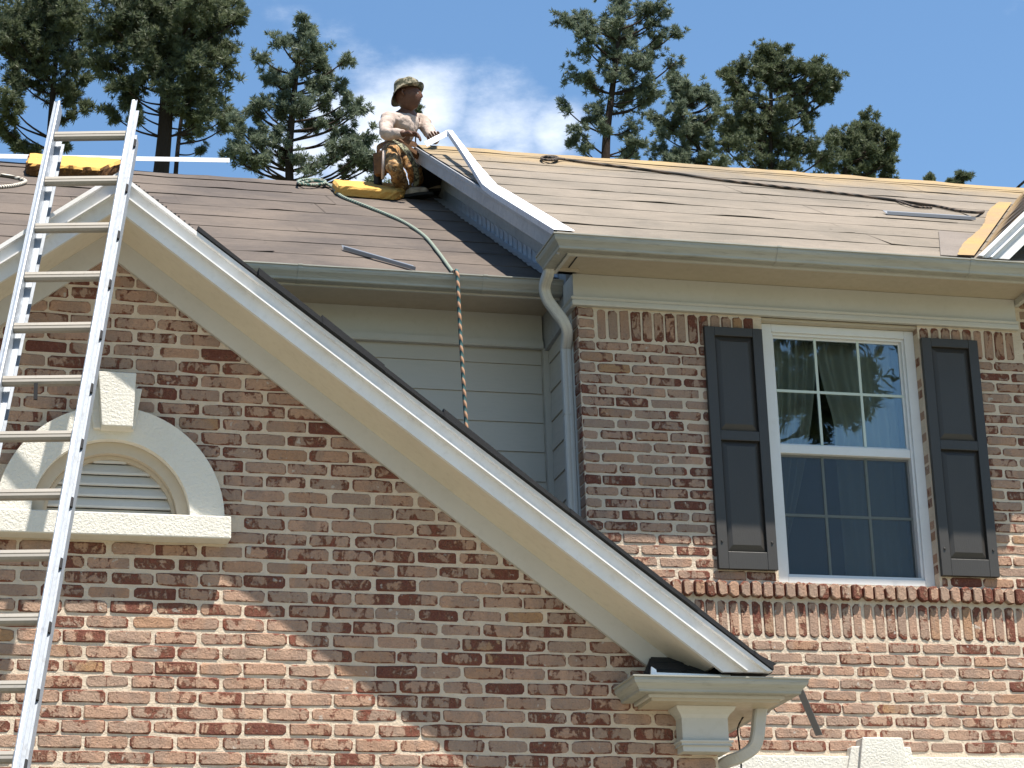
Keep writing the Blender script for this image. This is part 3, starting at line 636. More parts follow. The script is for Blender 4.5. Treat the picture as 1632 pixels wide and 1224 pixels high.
def glass(name, tint, refl):
    m_ = bpy.data.materials.new(name); m_.use_nodes = True; n_ = m_.node_tree.nodes; l_ = m_.node_tree.links; n_.clear()
    tr = n_.new('ShaderNodeBsdfTransparent'); tr.inputs[0].default_value = (*tint, 1); gl = n_.new('ShaderNodeBsdfGlossy'); gl.inputs['Roughness'].default_value = .0; gl.inputs['Color'].default_value = (.9, .95, 1, 1)
    fr = n_.new('ShaderNodeFresnel'); fr.inputs['IOR'].default_value = refl; mx = n_.new('ShaderNodeMixShader'); o_ = n_.new('ShaderNodeOutputMaterial')
    ns = n_.new('ShaderNodeTexNoise'); ns.inputs['Scale'].default_value = 2.2; ge_ = n_.new('ShaderNodeNewGeometry'); l_.new(ge_.outputs['Position'], ns.inputs['Vector']); bp = n_.new('ShaderNodeBump'); bp.inputs['Distance'].default_value = .0012; l_.new(ns.outputs['Fac'], bp.inputs['Height']); l_.new(bp.outputs['Normal'], gl.inputs['Normal'])
    l_.new(fr.outputs[0], mx.inputs[0]); l_.new(tr.outputs[0], mx.inputs[1]); l_.new(gl.outputs[0], mx.inputs[2]); l_.new(mx.outputs[0], o_.inputs['Surface']); M[name] = m_
glass('glass', (.86, .90, .87), 1.8)
m = mat('muntin', (.46, .52, .47), .5); M['muntin'] = m
for (z0, z1, yg) in ((4.285, 4.976, YW+.016), (3.484, 4.232, YW+.036)):
    mb = MB(); mb.box(GX0, GX1, yg, yg+.004, z0, z1); mb.build('pane', M['glass'], win_o)
    ring(MB(), GX0, GX1, z0, z1, .012, .012, .012, .012, yg-.004, yg+.014).build('sash', M['window_vinyl'], win_o)
    for j in (1, 2):
        xm = GX0+(GX1-GX0)*j/3; mb = MB(); mb.box(xm-.008, xm+.008, yg-.006, yg-.0005, z0, z1); mb.build('muntin', M['muntin'], win_o)
    zm = (z0+z1)/2; mb = MB(); mb.box(GX0, GX1, yg-.0055, yg-.0008, zm-.008, zm+.008); mb.build('muntin', M['muntin'], win_o)
m = bpy.data.materials.new('screen_mesh'); m.use_nodes = True; n_ = m.node_tree.nodes; l_ = m.node_tree.links; tr = n_.new('ShaderNodeBsdfTransparent'); mx = n_.new('ShaderNodeMixShader'); mx.inputs[0].default_value = .56
n_['Principled BSDF'].inputs['Base Color'].default_value = (.025, .03, .035, 1); n_['Principled BSDF'].inputs['Roughness'].default_value = .9; l_.new(tr.outputs[0], mx.inputs[1]); l_.new(n_['Principled BSDF'].outputs[0], mx.inputs[2]); l_.new(mx.outputs[0], n_['Material Output'].inputs['Surface'])
mb = MB(); mb.add([(GX0+.004, YW+.022, 3.488), (GX1-.004, YW+.022, 3.488), (GX1-.004, YW+.022, 4.228), (GX0+.004, YW+.022, 4.228)], [(0, 1, 2, 3)]); mb.build('insect_screen', m, win_o)
# room and curtains behind the glass
mb = MB(); 
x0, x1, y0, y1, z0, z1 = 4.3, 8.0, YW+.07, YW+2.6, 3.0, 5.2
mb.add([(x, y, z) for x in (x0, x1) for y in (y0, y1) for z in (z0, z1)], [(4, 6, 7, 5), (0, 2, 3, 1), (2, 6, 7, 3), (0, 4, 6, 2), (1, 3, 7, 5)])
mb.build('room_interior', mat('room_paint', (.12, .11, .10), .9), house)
m = mat('curtain_cloth', (.56, .54, .50), .9); tnt = NT(m); tl = tnt.node('ShaderNodeBsdfTranslucent'); tl.inputs[0].default_value = (.4, .38, .33, 1); mxx = tnt.node('ShaderNodeMixShader'); mxx.inputs[0].default_value = .3; tnt.l.new(tnt.b.outputs[0], mxx.inputs[1]); tnt.l.new(tl.outputs[0], mxx.inputs[2]); tnt.l.new(mxx.outputs[0], tnt.n['Material Output'].inputs['Surface'])
def curtain(xa_top, xb_top, xa_bot, xb_bot, zsplit, name='curtain'):
    vs = []; fs = []; nx, nzz = 60, 22
    for j in range(nzz+1):
        tz = j/nzz; zz_ = 5.03-(5.03-3.3)*tz
        tt = min(1, tz/zsplit)**1.6
        xa = xa_top+(xa_bot-xa_top)*tt; xb = xb_top+(xb_bot-xb_top)*tt
        for i in range(nx+1):
            u = i/nx; vs.append((xa+(xb-xa)*u, YW+.16+.022*math.sin(u*42+1.3*math.sin(u*9))+.01*math.sin(u*17+tz*3), zz_))
    for j in range(nzz):
        for i in range(nx): a = j*(nx+1)+i; fs.append((a, a+1, a+nx+2, a+nx+1))
    mb = MB(); mb.add(vs, fs); return mb.build(name, m, win_o, smooth=True)
curtain(5.20, 5.625, 5.20, 5.33, .80); curtain(5.63, 6.30, 5.72, 6.30, .30)
# ---- shutters
def shutter(x0, x1, z0, z1):
    y0 = YR-.035; fr = MB(); st = .062; zm = z0+(z1-z0)*.545
    fr.box(x0, x0+st, y0, YR-.004, z0, z1); fr.box(x1-st, x1, y0, YR-.004, z0, z1)
    for (a, b) in ((z0, z0+.105), (zm-.03, zm+.03), (z1-.055, z1)): fr.box(x0+st, x1-st, y0+.0008, YR-.004, a, b)
    s0 = fr.build('shutter', M['shutter_paint'], house, bevel=.003)
    for (a, b) in ((z0+.105, zm-.03), (zm+.03, z1-.055)):
        xa, xb = x0+st, x1-st; c = .035; p = MB()
        p.add([(xa, y0+.024, a), (xb, y0+.024, a), (xb, y0+.024, b), (xa, y0+.024, b), (xa+c, y0+.006, a+c*1.2), (xb-c, y0+.006, a+c*1.2), (xb-c, y0+.006, b-c), (xa+c, y0+.006, b-c)],
              [(0, 1, 5, 4), (1, 2, 6, 5), (2, 3, 7, 6), (3, 0, 4, 7), (4, 5, 6, 7)]); p.build('shutter_panel', M['shutter_paint'], s0)
    for xx in (x0+.028, x1-.028):
        mb = MB(); mb.tube([(xx, y0-.006, z0+.165), (xx, y0, z0+.165)], [.006, .009], 8); mb.build('screw', M['shutter_paint'], s0)
shutter(4.812, 5.178, 3.474, 4.966); shutter(6.212, 6.583, 3.472, 4.969)
# ---- cross gable at the right
def gbx(name, d0, d1, y0, y1, mt, xe=8.30, **kw):
    mb = MB(); s = .93; z = lambda x, d: 5.352+s*(x-6.43)-d
    x0_ = 6.43; mb.prism([(x0_+d0/s, y0, 5.352), (xe, y0, z(xe, d0)), (xe, y0, z(xe, d1)), (x0_+d1/s, y0, 5.352)], (0, y1-y0, 0)); return mb.build(name, mt, house, **kw)
gbx('rake_cap', 0, .030, 12.925, 12.97, M['white_metal']); gbx('rake_board', .031, .075, 12.955, 12.98, M['rake_white']); gbx('rake_bead', .075, .090, 12.935, 12.98, M['white_metal']); gbx('rake_board', .090, .130, 12.962, 12.98, M['rake_white']); gbx('rake_board', .130, .20, 12.955, 12.98, M['rake_white'])
gbx('soffit', .16, .17, 12.981, YR, M['soffit_paint'])
s_ = MB(); s_.add([(6.44, 12.93, 5.362), (8.30, 12.93, 7.092), (8.30, 15.95, 7.092)], [(0, 1, 2)]); s_.add([(10.16, 12.93, 5.362), (8.30, 12.93, 7.092), (8.30, 15.95, 7.092)], [(0, 1, 2)]); xr = s_.build('roof', M['valley_wood'], house, label='small cross gable roof with orange wood at its valley')
rr_ = random.Random(9)
for i in range(7):
    a = .04+i*.13; xa = 6.44+1.86*a; yv = 12.99+(.93/.585)*(xa-6.43); xb = xa+.2
    mb = MB(); mb.add([(xa, 12.925, 5.362+.93*(xa-6.44)+.010), (xb, 12.925, 5.362+.93*(xb-6.44)+.004), (xb, max(13, yv-.03), 5.362+.93*(xb-6.44)+.004), (xa, max(12.98, yv-.12+rr_.uniform(-.06, .06)), 5.362+.93*(xa-6.44)+.010)], [(0, 1, 2, 3)])
    mb.build('roof_strip', M['felt_left'], xr)
# orange dust along the valley on the main roof
mb = MB(); vs = []; fs = []
for i in range(76):
    yv = 12.94+i*.034; xv = 6.43+(yv-12.99)*.585/.93; wl = .10+.018*math.sin(i*.13)+rr_.uniform(-.004, .004)
    vs += [(xv-wl, yv, roofz(yv, 'r')+.029), (xv+.01, yv, roofz(yv, 'r')+.032)]
    if i: fs.append((2*i-2, 2*i-1, 2*i+1, 2*i))
mb.add(vs, fs); mb.build('valley_lining', M['valley_wood'], xr)
pc_ = [at_roof(x_, y_, 'r', .016) for x_, y_ in ((1496, 367), (1499, 406), (1549, 409), (1566, 374))]
mb = MB(); mb.prism(pc_, (0, 0, -.004)); mb.build('roof_patch', M['felt_patch'], roofR)
# ================================================================== LADDER
lad = thing('extension_ladder', 'long aluminium extension ladder leaning on the front gable peak', 'ladder')
T0 = Vector((.879, 10.119, 4.481))*1.12; LD = Vector((-.14736, -.43990, -.88588)).normalized(); LW = Vector((.96284, -.26873, -.02672)); LW = (LW-LD*LW.dot(LD)).normalized()
LN = LW.cross(LD).normalized()
if LN.y > 0: LN = -LN                       # faces the photographer
SP = .305*1.12; HW = .158*1.12
length = (T0.z-GROUND-.03)/-LD.z
def channel(w0, n0, n1, fl, th=.004, groove=False):       # C profile: web at w0, flanges towards +fl
    if groove: f_ = fl; return [(w0, n0), (w0+fl, n0), (w0+fl, n0+th), (w0+th*(1 if fl > 0 else -1), n0+th), (w0+th*(1 if fl > 0 else -1), n1-th), (w0+fl, n1-th), (w0+fl, n1), (w0+fl*.86, n1), (w0+fl*.80, n1-.006), (w0+fl*.66, n1-.006), (w0+fl*.60, n1), (w0+fl*.22, n1+.003), (w0, n1)]
    return [(w0, n0), (w0+fl, n0), (w0+fl, n0+th), (w0+th*(1 if fl > 0 else -1), n0+th), (w0+th*(1 if fl > 0 else -1), n1-th), (w0+fl, n1-th), (w0+fl, n1), (w0, n1)]
def place(prof, a, b):
    mb = MB(); vs = []
    for s in (a, b):
        for (u, v_) in prof: vs.append(T0+LD*s+LW*u+LN*v_)
    n = len(prof); mb.add(vs, [tuple(range(n-1, -1, -1)), tuple(range(n, 2*n))]+[(i, (i+1) % n, n+(i+1) % n, n+i) for i in range(n)]); return mb
for s in (-1, 1):
    place(channel(s*HW, -.035, .035, s*.028, groove=True), -.235, length-1.2).build('rail', M['ladder_aluminium'], lad)
    place(channel(-HW-.004 if s < 0 else HW+.036, -.100, -.045, .030 if s < 0 else -.030), -.06, length).build('rail', M['ladder_aluminium'], lad)
for k in range(int(length/SP)+1):
    for (n0, sc_) in ((0, 1),):
        if n0 and k < 1: continue
        c_ = T0+LD*(SP*k)+LN*n0; mb = MB()
        prof = [(-.020, .010), (-.015, .018), (.002, .018), (.005, .013), (.008, .018), (.020, .016), (.026, .004), (.024, -.012), (.014, -.018), (-.016, -.014)]
        vs = []
        for e_ in (-1, 1):
            for (u, v_) in prof: vs.append(c_+LW*(e_*(HW-.002)*sc_)+LD*u+LN*v_)
        n = len(prof); mb.add(vs, [tuple(range(n-1, -1, -1)), tuple(range(n, 2*n))]+[(i, (i+1) % n, n+(i+1) % n, n+i) for i in range(n)]); mb.build('rung', M['rung_aluminium'], lad)
for s in (-1, 1):
    mb = MB(); mb.tube([T0+LD*(length-.02)+LW*s*HW+LN*.02, T0+LD*(length+.02)+LW*s*HW-LN*.07], .025, 8); mb.build('foot', M['rope_dark'], lad)
for k in range(int(length/SP)+1):
    c_ = T0+LD*(SP*k+.02)+LW*(HW+.030)+LN*-.040; mb = MB(); mb.tube([c_-LD*.035, c_+LD*.02], [.008, .010], 6); mb.build('rung_lock', M['gap'], lad)
lk = MB(); c_ = T0+LD*(SP*5+.03)+LW*-.03; lk.box(c_.x-.008, c_.x+.008, c_.y-.04, c_.y-.025, c_.z-.075, c_.z); lk.build('rung_lock', M['gap'], lad)
# ================================================================== FOAM, BAR, STRIPS, ROPES
def foam(name, pts, h, label, brown_sides=False):
    c_ = sum((Vector(p) for p in pts), Vector())/4; bm = bmesh.new(); up = Vector((0, -PITCH, 1)).normalized()*h
    nx, ny, nz_ = 16, 8, 4; g_ = {}
    for i in range(nx+1):
        for j in range(ny+1):
            for k in range(nz_+1):
                if 0 < i < nx and 0 < j < ny and 0 < k < nz_: continue
                u, v_, w_ = i/nx, j/ny, k/nz_
                p = (Vector(pts[0])*(1-u)+Vector(pts[1])*u)*(1-v_)+(Vector(pts[3])*(1-u)+Vector(pts[2])*u)*v_
                ed = (abs(u-.5) > .49)+(abs(v_-.5) > .49)+(w_ > .99)
                q_ = p+up*w_+Vector((random.gauss(0, .003), random.gauss(0, .003), random.gauss(0, .002) if w_ > 0 else 0))
                if ed >= 2: q_ = q_*1+(c_+up*.5-q_)*.05
                g_[i, j, k] = bm.verts.new(q_)
    def fc(a, b, c, d):
        try: bm.faces.new((g_[a], g_[b], g_[c], g_[d]))
        except Exception: pass
    for i in range(nx):
        for j in range(ny):
            for k in (0, nz_): fc((i, j, k), (i+1, j, k), (i+1, j+1, k), (i, j+1, k))
        for k in range(nz_):
            for j in (0, ny): fc((i, j, k), (i+1, j, k), (i+1, j, k+1), (i, j, k+1))
    for j in range(ny):
        for k in range(nz_):
            for i in (0, nx): fc((i, j, k), (i, j+1, k), (i, j+1, k+1), (i, j, k+1))
    bmesh.ops.recalc_face_normals(bm, faces=bm.faces); me = bpy.data.meshes.new(name); bm.to_mesh(me); bm.free()
    o_ = link(name, me, M['foam'])
    if brown_sides:
        me.materials.append(M['foam_brown']); un = up.normalized()
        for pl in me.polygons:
            if abs(pl.normal.dot(un)) < .6 and pl.normal.y < .3: pl.material_index = 1  # front and end faces take the dark brown colour, the rest stay yellow
    return tag(o_, label, 'foam pad', 'yellow foam pads on the left roof')
R_ = lambda x, y, up=0.: at_roof(x, y, 'l', up)
fa, fb_ = R_(40, 279, .014), R_(160, 286, .014)
fd, fc_ = Vector((fa.x+.05, RYL-.0, roofz(RYL, 'l')+.012)), Vector((fb_.x+.22, RYL+.0, roofz(RYL, 'l')+.012))
fa.y = fb_.y = min(fa.y, RYL-.30); fa.z = fb_.z = roofz(fa.y, 'l')+.014
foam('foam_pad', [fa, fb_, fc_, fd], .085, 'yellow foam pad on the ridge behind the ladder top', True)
ga, gb = R_(537, 311, .014), R_(636, 321, .014)
gd, gc_ = Vector((ga.x+.02, ga.y+.33, roofz(ga.y+.33, 'l')+.012)), Vector((gb.x+.22, ga.y+.33, roofz(ga.y+.33, 'l')+.012))
gb = Vector((gb.x, ga.y-.04, roofz(ga.y-.04, 'l')+.014))
foam('foam_pad', [ga, gb, gc_, gd], .07, 'yellow foam pad under the kneeling roofer')
mb = MB(); b0, b1 = atY(-160, 246, 16.92), atY(366, 255.5, 16.97)
dd = (b1-b0)
mb.prism([b0+Vector((0, 0, -.016)), b0+Vector((0, 0, .018)), b0+Vector((0, .05, .020)), b0+Vector((0, .05, .016)), b0+Vector((0, .004, .014)), b0+Vector((0, .004, -.016))], dd)
tag(mb.build('metal_trim', M['white_metal']), 'long straight white metal trim lying across the ridge pad', 'metal trim')
# the bent drip edge the roofer holds
fl = thing('bent_trim', 'bent white metal rake trim lifted by the roofer at its upper end', 'metal trim')
def strip(mb, pts, wv, th=.003):
    n = len(pts); pts = [Vector(p) for p in pts]; vs = []
    for p, w_ in zip(pts, wv): vs += [p, p+Vector(w_), p+Vector(w_)+Vector((0, 0, -th)), p+Vector((0, 0, -th))]
    f = [(0, 1, 2, 3), tuple(4*(n-1)+q for q in (3, 2, 1, 0))]
    for i in range(n-1):
        for q in range(4): f.append((4*i+q, 4*i+(q+1) % 4, 4*i+4+(q+1) % 4, 4*i+4+q))
    mb.add(vs, f)
lowp = [Vector((3.782, y, roofz(y, 'r')+.022)) for y in (12.96, 13.4, 13.9, 14.35)]
bend = Vector((3.785, 14.58, roofz(14.58, 'r')+.03)); tip = atY(713, 207, 16.05)
mid = [bend.lerp(tip, .33)+Vector((0, 0, .01)), bend.lerp(tip, .66)+Vector((0, 0, .008))]
mb = MB(); strip(mb, lowp+[bend]+mid+[tip], [(.125, 0, 0)]*4+[(.10, 0, 0), (.060, 0, .0), (.045, 0, .0), (.035, 0, .0)]); mb.build('top_flange', M['white_metal'], fl)
mb = MB(); vs = []
pp = lowp+[bend]+mid+[tip]
for p in pp: vs += [p+Vector((-.001, 0, 0)), p+Vector((-.002, 0, -.040)), p+Vector((.001, 0, -.040)), p+Vector((.002, 0, -.003))]
mb.add(vs, [(4*i+q, 4*i+(q+1) % 4, 4*i+4+(q+1) % 4, 4*i+4+q) for i in range(len(pp)-1) for q in range(4)]); mb.build('side_flange', M['flashing_grey'], fl)
tq = atY(676, 226, 16.05)
mb = MB(); strip(mb, [tip+Vector((.0, 0, 0)), tq], [(.012, -.03, -.048)]*2, .004); mb.build('folded_end', M['flashing_grey'], fl)
a_, b_ = R_(547, 397, .02), R_(662, 430, .02); mb = MB(); strip(mb, [a_, b_], [(.0, .055, .05)]*2); strip(mb, [a_+Vector((0, .0, -.002)), b_+Vector((0, 0, -.002))], [(0, -.012, .016)]*2); tag(mb.build('metal_strip', M['strip_mid']), 'short grey metal strip loose on the left roof above its gutter', 'metal strip')
a_, b_ = at_roof(1414, 341, 'r', .018), at_roof(1555, 350, 'r', .018); mb = MB(); strip(mb, [a_, b_], [(.0, .07, .055)]*2); strip(mb, [a_, b_], [(0, -.002, .02)]*2); tag(mb.build('metal_strip', M['strip_mid']), 'short grey metal strip loose on the right roof near the valley', 'metal strip')
p0 = atY(1271, 1088, 11.36); mb = MB(); p1 = atY(1303, 1172, 11.66); strip(mb, [p0+Vector((-.022, 0, 0)), p1+Vector((-.010, 0, 0))], [(.036, .0, .006)]*2); tag(mb.build('metal_strip', M['strip_dark']), 'dull grey strip dangling from the small gutter corner', 'metal strip')
mb = MB(); mb.tube(sampled([atY(1186, 1140, 11.8), atY(1176, 1160, 11.8), atY(1178, 1185, 11.8), atY(1181, 1215, 11.8), atY(1182, 1260, 11.8)], 4), .0045, 6); tag(mb.build('cable', M['rope_dark']), 'thin black cable hanging behind the lower downspout', 'cable')
def rope(pts, r_, mt, label, n=8):
    mb = MB(); P = sampled(pts, n); mb.tube(P, r_, 8); return tag(mb.build('rope', M[mt], smooth=True), label, 'rope')
lip = Vector((0, -.0, 0))
pts = [R_(480, 292, .02), R_(505, 288, .05), R_(528, 297, .03), R_(545, 313, .02), R_(590, 331, .018), R_(640, 352, .018), R_(675, 375, .018), R_(697, 400, .02), R_(716, 426, .02), atY(722, 434, 13.66)]
rope(pts, .0115, 'rope_green', 'green and white rope running down the left roof to its gutter', 10)
lipX = atY(727, 436, 13.585)
rope([atY(722, 434, 13.66), atY(726, 432, 13.60), atY(729, 440, 13.57), atY(733, 520, 13.57), atY(738, 600, 13.57), atY(744, 690, 13.57), atY(747, 730, 13.57)], .012, 'rope_hanging', 'green and orange rope hanging from the gutter in front of the siding')
ctr = R_(497, 289, .0)
cp = [R_(497+22*math.cos(a*.9), 290+4.5*math.sin(a*.9), .02+.008*math.sin(a*2.3)+.012*(a/9)) for a in [i*.55 for i in range(34)]]
rope(cp, .010, 'rope_green', 'small coil of green rope on the left ridge', 3)
rope([R_(-60, 283, .02), R_(-10, 279, .02), R_(15, 281, .02), R_(36, 286, .02), R_(40, 290, .02), R_(25, 295, .02), R_(0, 298, .02), R_(-50, 300, .02)], .013, 'rope_pale', 'pale rope looped on the roof at the far left')
Q = lambda x, y, up=.02: at_roof(x, y, 'r', up)
def at_cross(x, y):     # on the cross gable's left slope
    v = ray(x, y); k_ = (5.38-.93*6.44); Y = k_/(v[2]-.93*v[0]); return Vector(v*Y)
rp = [Q(864, 252, .03), Q(873, 250, .05), Q(884, 252, .05), Q(900, 254), Q(950, 261), Q(1010, 268), Q(1080, 277), Q(1150, 287), Q(1220, 295), Q(1300, 304), Q(1380, 313), Q(1440, 321), Q(1490, 328), Q(1530, 336), Q(1565, 338)]
rp += [at_cross(1590, 330), at_cross(1612, 308), at_cross(1634, 288), at_cross(1660, 268)]
rope(rp, .011, 'rope_dark', 'dark rope running along the right roof below its ridge', 6)
cp = [Q(876+13*math.cos(a), 252+3*math.sin(a), .03+.01*math.sin(a*1.7)) for a in [i*.6 for i in range(24)]]
rope(cp, .010, 'rope_dark', 'small dark rope coil at the right roof ridge', 3)
rope([Q(1425, 318), Q(1445, 325, .024), Q(1462, 330), Q(1485, 331)], .009, 'rope_dark', 'short loose rope end beside the dark rope', 4)
# ================================================================== ROOFER
man = thing('person', 'roofer in camouflage hat and pale shirt crouching at the ridge holding bent trim', 'person')
def cloth(name, base, second=None, scale=30, rough=.9, sharp=False, third=None):
    m = mat(name, base, rough, spec=.2); t = NT(m); v = t.pos(); n = t.noise(v, scale, 4, .6, .5)
    if second: 
        lo, hi = (.47, .53) if sharp else (.4, .6)
        c = t.mix(t.maprange(n, lo, hi), base, second)
        if third: c = t.mix(t.maprange(t.noise(v, scale*1.7, 3, .6), .56, .60), c, third)
        t.color(c)
    t.bump(t.noise(v, 60, 5, .7), .004); M[name] = m
cloth('skin', (.085, .040, .026), (.11, .055, .036), 20, .5); cloth('shirt', (.44, .36, .315), (.34, .275, .24), 9); cloth('trousers', (.31, .175, .07), (.13, .075, .038), 20, sharp=True, third=(.36, .26, .15)); cloth('hat_cloth', (.22, .195, .14), (.065, .065, .042), 26, sharp=True); cloth('leather', (.17, .09, .045), (.09, .05, .03), 12); cloth('shoe', (.38, .33, .27), (.2, .17, .14), 18); cloth('sole', (.02, .02, .02)); cloth('strap', (.25, .25, .17), (.05, .05, .04), 40, sharp=True)
def skin_obj(name, chains, mt, parent, sub=2, root=0, fine=0):
    me = bpy.data.meshes.new(name); V, E, Rr_ = [], [], []; idx = {}
    for ch in chains:
        prev = None
        for (key, p, r_) in ch:
            if key not in idx: idx[key] = len(V); V.append(tuple(p)); Rr_.append(r_)
            if prev is not None and prev != idx[key]: E.append((prev, idx[key]))
            prev = idx[key]
    me.from_pydata(V, E, []); o = link(name, me, mt, parent)
    sm = o.modifiers.new('skin', 'SKIN'); sm.use_smooth_shade = True
    for i, d in enumerate(me.skin_vertices[0].data): d.radius = Rr_[i] if hasattr(Rr_[i], '__len__') else (Rr_[i], Rr_[i]); d.use_root = (i == 0)
    s2 = o.modifiers.new('sub', 'SUBSURF'); s2.levels = s2.render_levels = sub
    if fine:
        rm = o.modifiers.new('fine', 'REMESH'); rm.mode = 'VOXEL'; rm.voxel_size = fine; rm.use_smooth_shade = True
        cs = o.modifiers.new('soft', 'SMOOTH'); cs.iterations = 6; cs.factor = .5
    return o
def crumple(o, st, sz):
    tx = bpy.data.textures.new('folds', 'CLOUDS'); tx.noise_scale = sz; tx.noise_depth = 2
    d = o.modifiers.new('folds', 'DISPLACE'); d.texture = tx; d.texture_coords = 'LOCAL'; d.strength = st; d.mid_level = .5; return o
A = atY
J = dict(pel=A(633, 243, 16.80), belly=A(634, 226, 16.76), chest=A(642, 200, 16.70), neckb=A(648, 178, 16.68), neck=A(650, 168, 16.66), head=A(650, 154, 16.64),
         rsh=A(618, 188, 16.58), rel=A(613, 214, 16.44), rwr=A(648, 213, 16.30), lsh=A(671, 190, 16.80), lel=A(688, 216, 16.66), lwr=A(694, 224, 16.40),
         rhip=A(621, 241, 16.72), rkn=A(629, 266, 16.36), ran=A(641, 301, 16.62), lhip=A(645, 243, 16.86), lkn=A(662, 272, 16.56), lan=A(664, 300, 16.86))
foot_z = lambda p: roofz(p.y, 'l')
# body in one skin
body = [[('pel', J['pel'], .085), ('belly', J['belly'], .095), ('chest', J['chest'], .10), ('neckb', J['neckb'], .055), ('neck', J['neck'], .047), ('headb', J['head']+Vector((0, 0, -.04)), .05)],
        [('chest', J['chest'], .1), ('rsh', J['rsh'], .052), ('rel', J['rel'], .040), ('rwr', J['rwr'], .027)],
        [('chest', J['chest'], .1), ('lsh', J['lsh'], .052), ('lel', J['lel'], .040), ('lwr', J['lwr'], .027)],
        [('pel', J['pel'], .085), ('rhip', J['rhip'], .07), ('rkn', J['rkn'], .052), ('ran', J['ran'], .036)],
        [('pel', J['pel'], .085), ('lhip', J['lhip'], .07), ('lkn', J['lkn'], .052), ('lan', J['lan'], .036)]]
skin_obj('body', body, M['skin'], man)
def lerp(a, b, t_): return J[a].lerp(J[b], t_)
rnd = random.Random(2)
def wr(a, b, n, r0, r1, k, amp=.006):
    return [(k+str(i), J[a].lerp(J[b], i/n)+Vector((rnd.uniform(-amp, amp), rnd.uniform(-amp, amp), 0)), (r0+(r1-r0)*i/n)*(1+(.07 if i % 2 else -.05))) for i in range(1, n)]
sh = [[('belly0', J['belly']+Vector((0, 0, -.105)), (.120, .108)), ('belly', J['belly'], (.110, .100)), ('mid', lerp('belly', 'chest', .5), (.112, .100)), ('chest', J['chest'], (.112, .098)), ('upper', lerp('chest', 'neckb', .5), (.105, .085)), ('neckb', lerp('chest', 'neckb', .92), .062)],
      [('chest', J['chest'], .12), ('rsh', J['rsh'], .062)]+wr('rsh', 'rel', 5, .060, .052, 'ra', .008)+[('rel', J['rel'], .052)]+wr('rel', 'rwr', 5, .048, .040, 'rb', .007)+[('rwr', lerp('rel', 'rwr', .88), .038)],
      [('chest', J['chest'], .12), ('lsh', J['lsh'], .060)]+wr('lsh', 'lel', 5, .058, .050, 'la', .008)+[('lel', J['lel'], .050)]+wr('lel', 'lwr', 4, .046, .038, 'lb', .007)+[('lwr', lerp('lel', 'lwr', .88), .036)]]
crumple(skin_obj('shirt', sh, M['shirt'], man, fine=.0075), .024, .06)
tr = [[('pel', J['pel']+Vector((0, 0, .03)), (.112, .100)), ('pel2', J['pel'], (.110, .100)), ('rhip', J['rhip'], .078)]+wr('rhip', 'rkn', 4, .076, .066, 'ta', .004)+[('rkn', J['rkn'], .066)]+wr('rkn', 'ran', 6, .064, .054, 'tb', .008)+[('ran', lerp('rkn', 'ran', .97), .058)],
      [('pel2', J['pel'], .12), ('lhip', J['lhip'], .074)]+wr('lhip', 'lkn', 4, .072, .062, 'tc', .004)+[('lkn', J['lkn'], .062)]+wr('lkn', 'lan', 6, .060, .050, 'td', .008)+[('lan', lerp('lkn', 'lan', .97), .054)]]
crumple(skin_obj('trousers', tr, M['trousers'], man, fine=.0075), .034, .05)
# hands
def hand(wr_, dirv, palm_n, name, curl=.9):
    dirv = Vector(dirv).normalized(); pn = Vector(palm_n); pn = (pn-dirv*pn.dot(dirv)).normalized(); sd_ = dirv.cross(pn)
    ch = [[('w', wr_-dirv*.02, .026), ('p', wr_+dirv*.035, (.034, .018)), ('q', wr_+dirv*.075, (.038, .016))]]
    for i, (o_, ln) in enumerate(((-.030, .062), (-.010, .074), (.010, .070), (.030, .055))):
        b0_ = wr_+dirv*.078+sd_*o_; d1 = (dirv*math.cos(curl*.5)+pn*math.sin(curl*.5)); d2 = (dirv*math.cos(curl*1.2)+pn*math.sin(curl*1.2)); d3 = (dirv*math.cos(curl*1.8)+pn*math.sin(curl*1.8))
        ch.append([('q', wr_+dirv*.075, .02), ('f%da' % i, b0_, .0105), ('f%db' % i, b0_+d1*ln*.45, .0095), ('f%dc' % i, b0_+d1*ln*.45+d2*ln*.33, .0085), ('f%dd' % i, b0_+d1*ln*.45+d2*ln*.33+d3*ln*.25, .0075)])
    tb = wr_+dirv*.03-sd_*.03; ch.append([('p', wr_+dirv*.035, .02), ('ta', tb, .013), ('tb', tb+(dirv*.6-sd_*.5+pn*.5).normalized()*.035, .011), ('tc', tb+(dirv*.6-sd_*.5+pn*.5).normalized()*.035+(dirv*.8+pn*.5).normalized()*.03, .009)])
    skin_obj(name, ch, M['skin'], man, 1)
hand(J['rwr'], J['rwr']-J['rel']+Vector((.06, .0, -.02)), (.1, -.3, -1), 'hand', .8)
hand(J['lwr'], tq-J['lwr']+Vector((.02, -.06, .05)), (-.5, .2, 1), 'hand', 1.0)
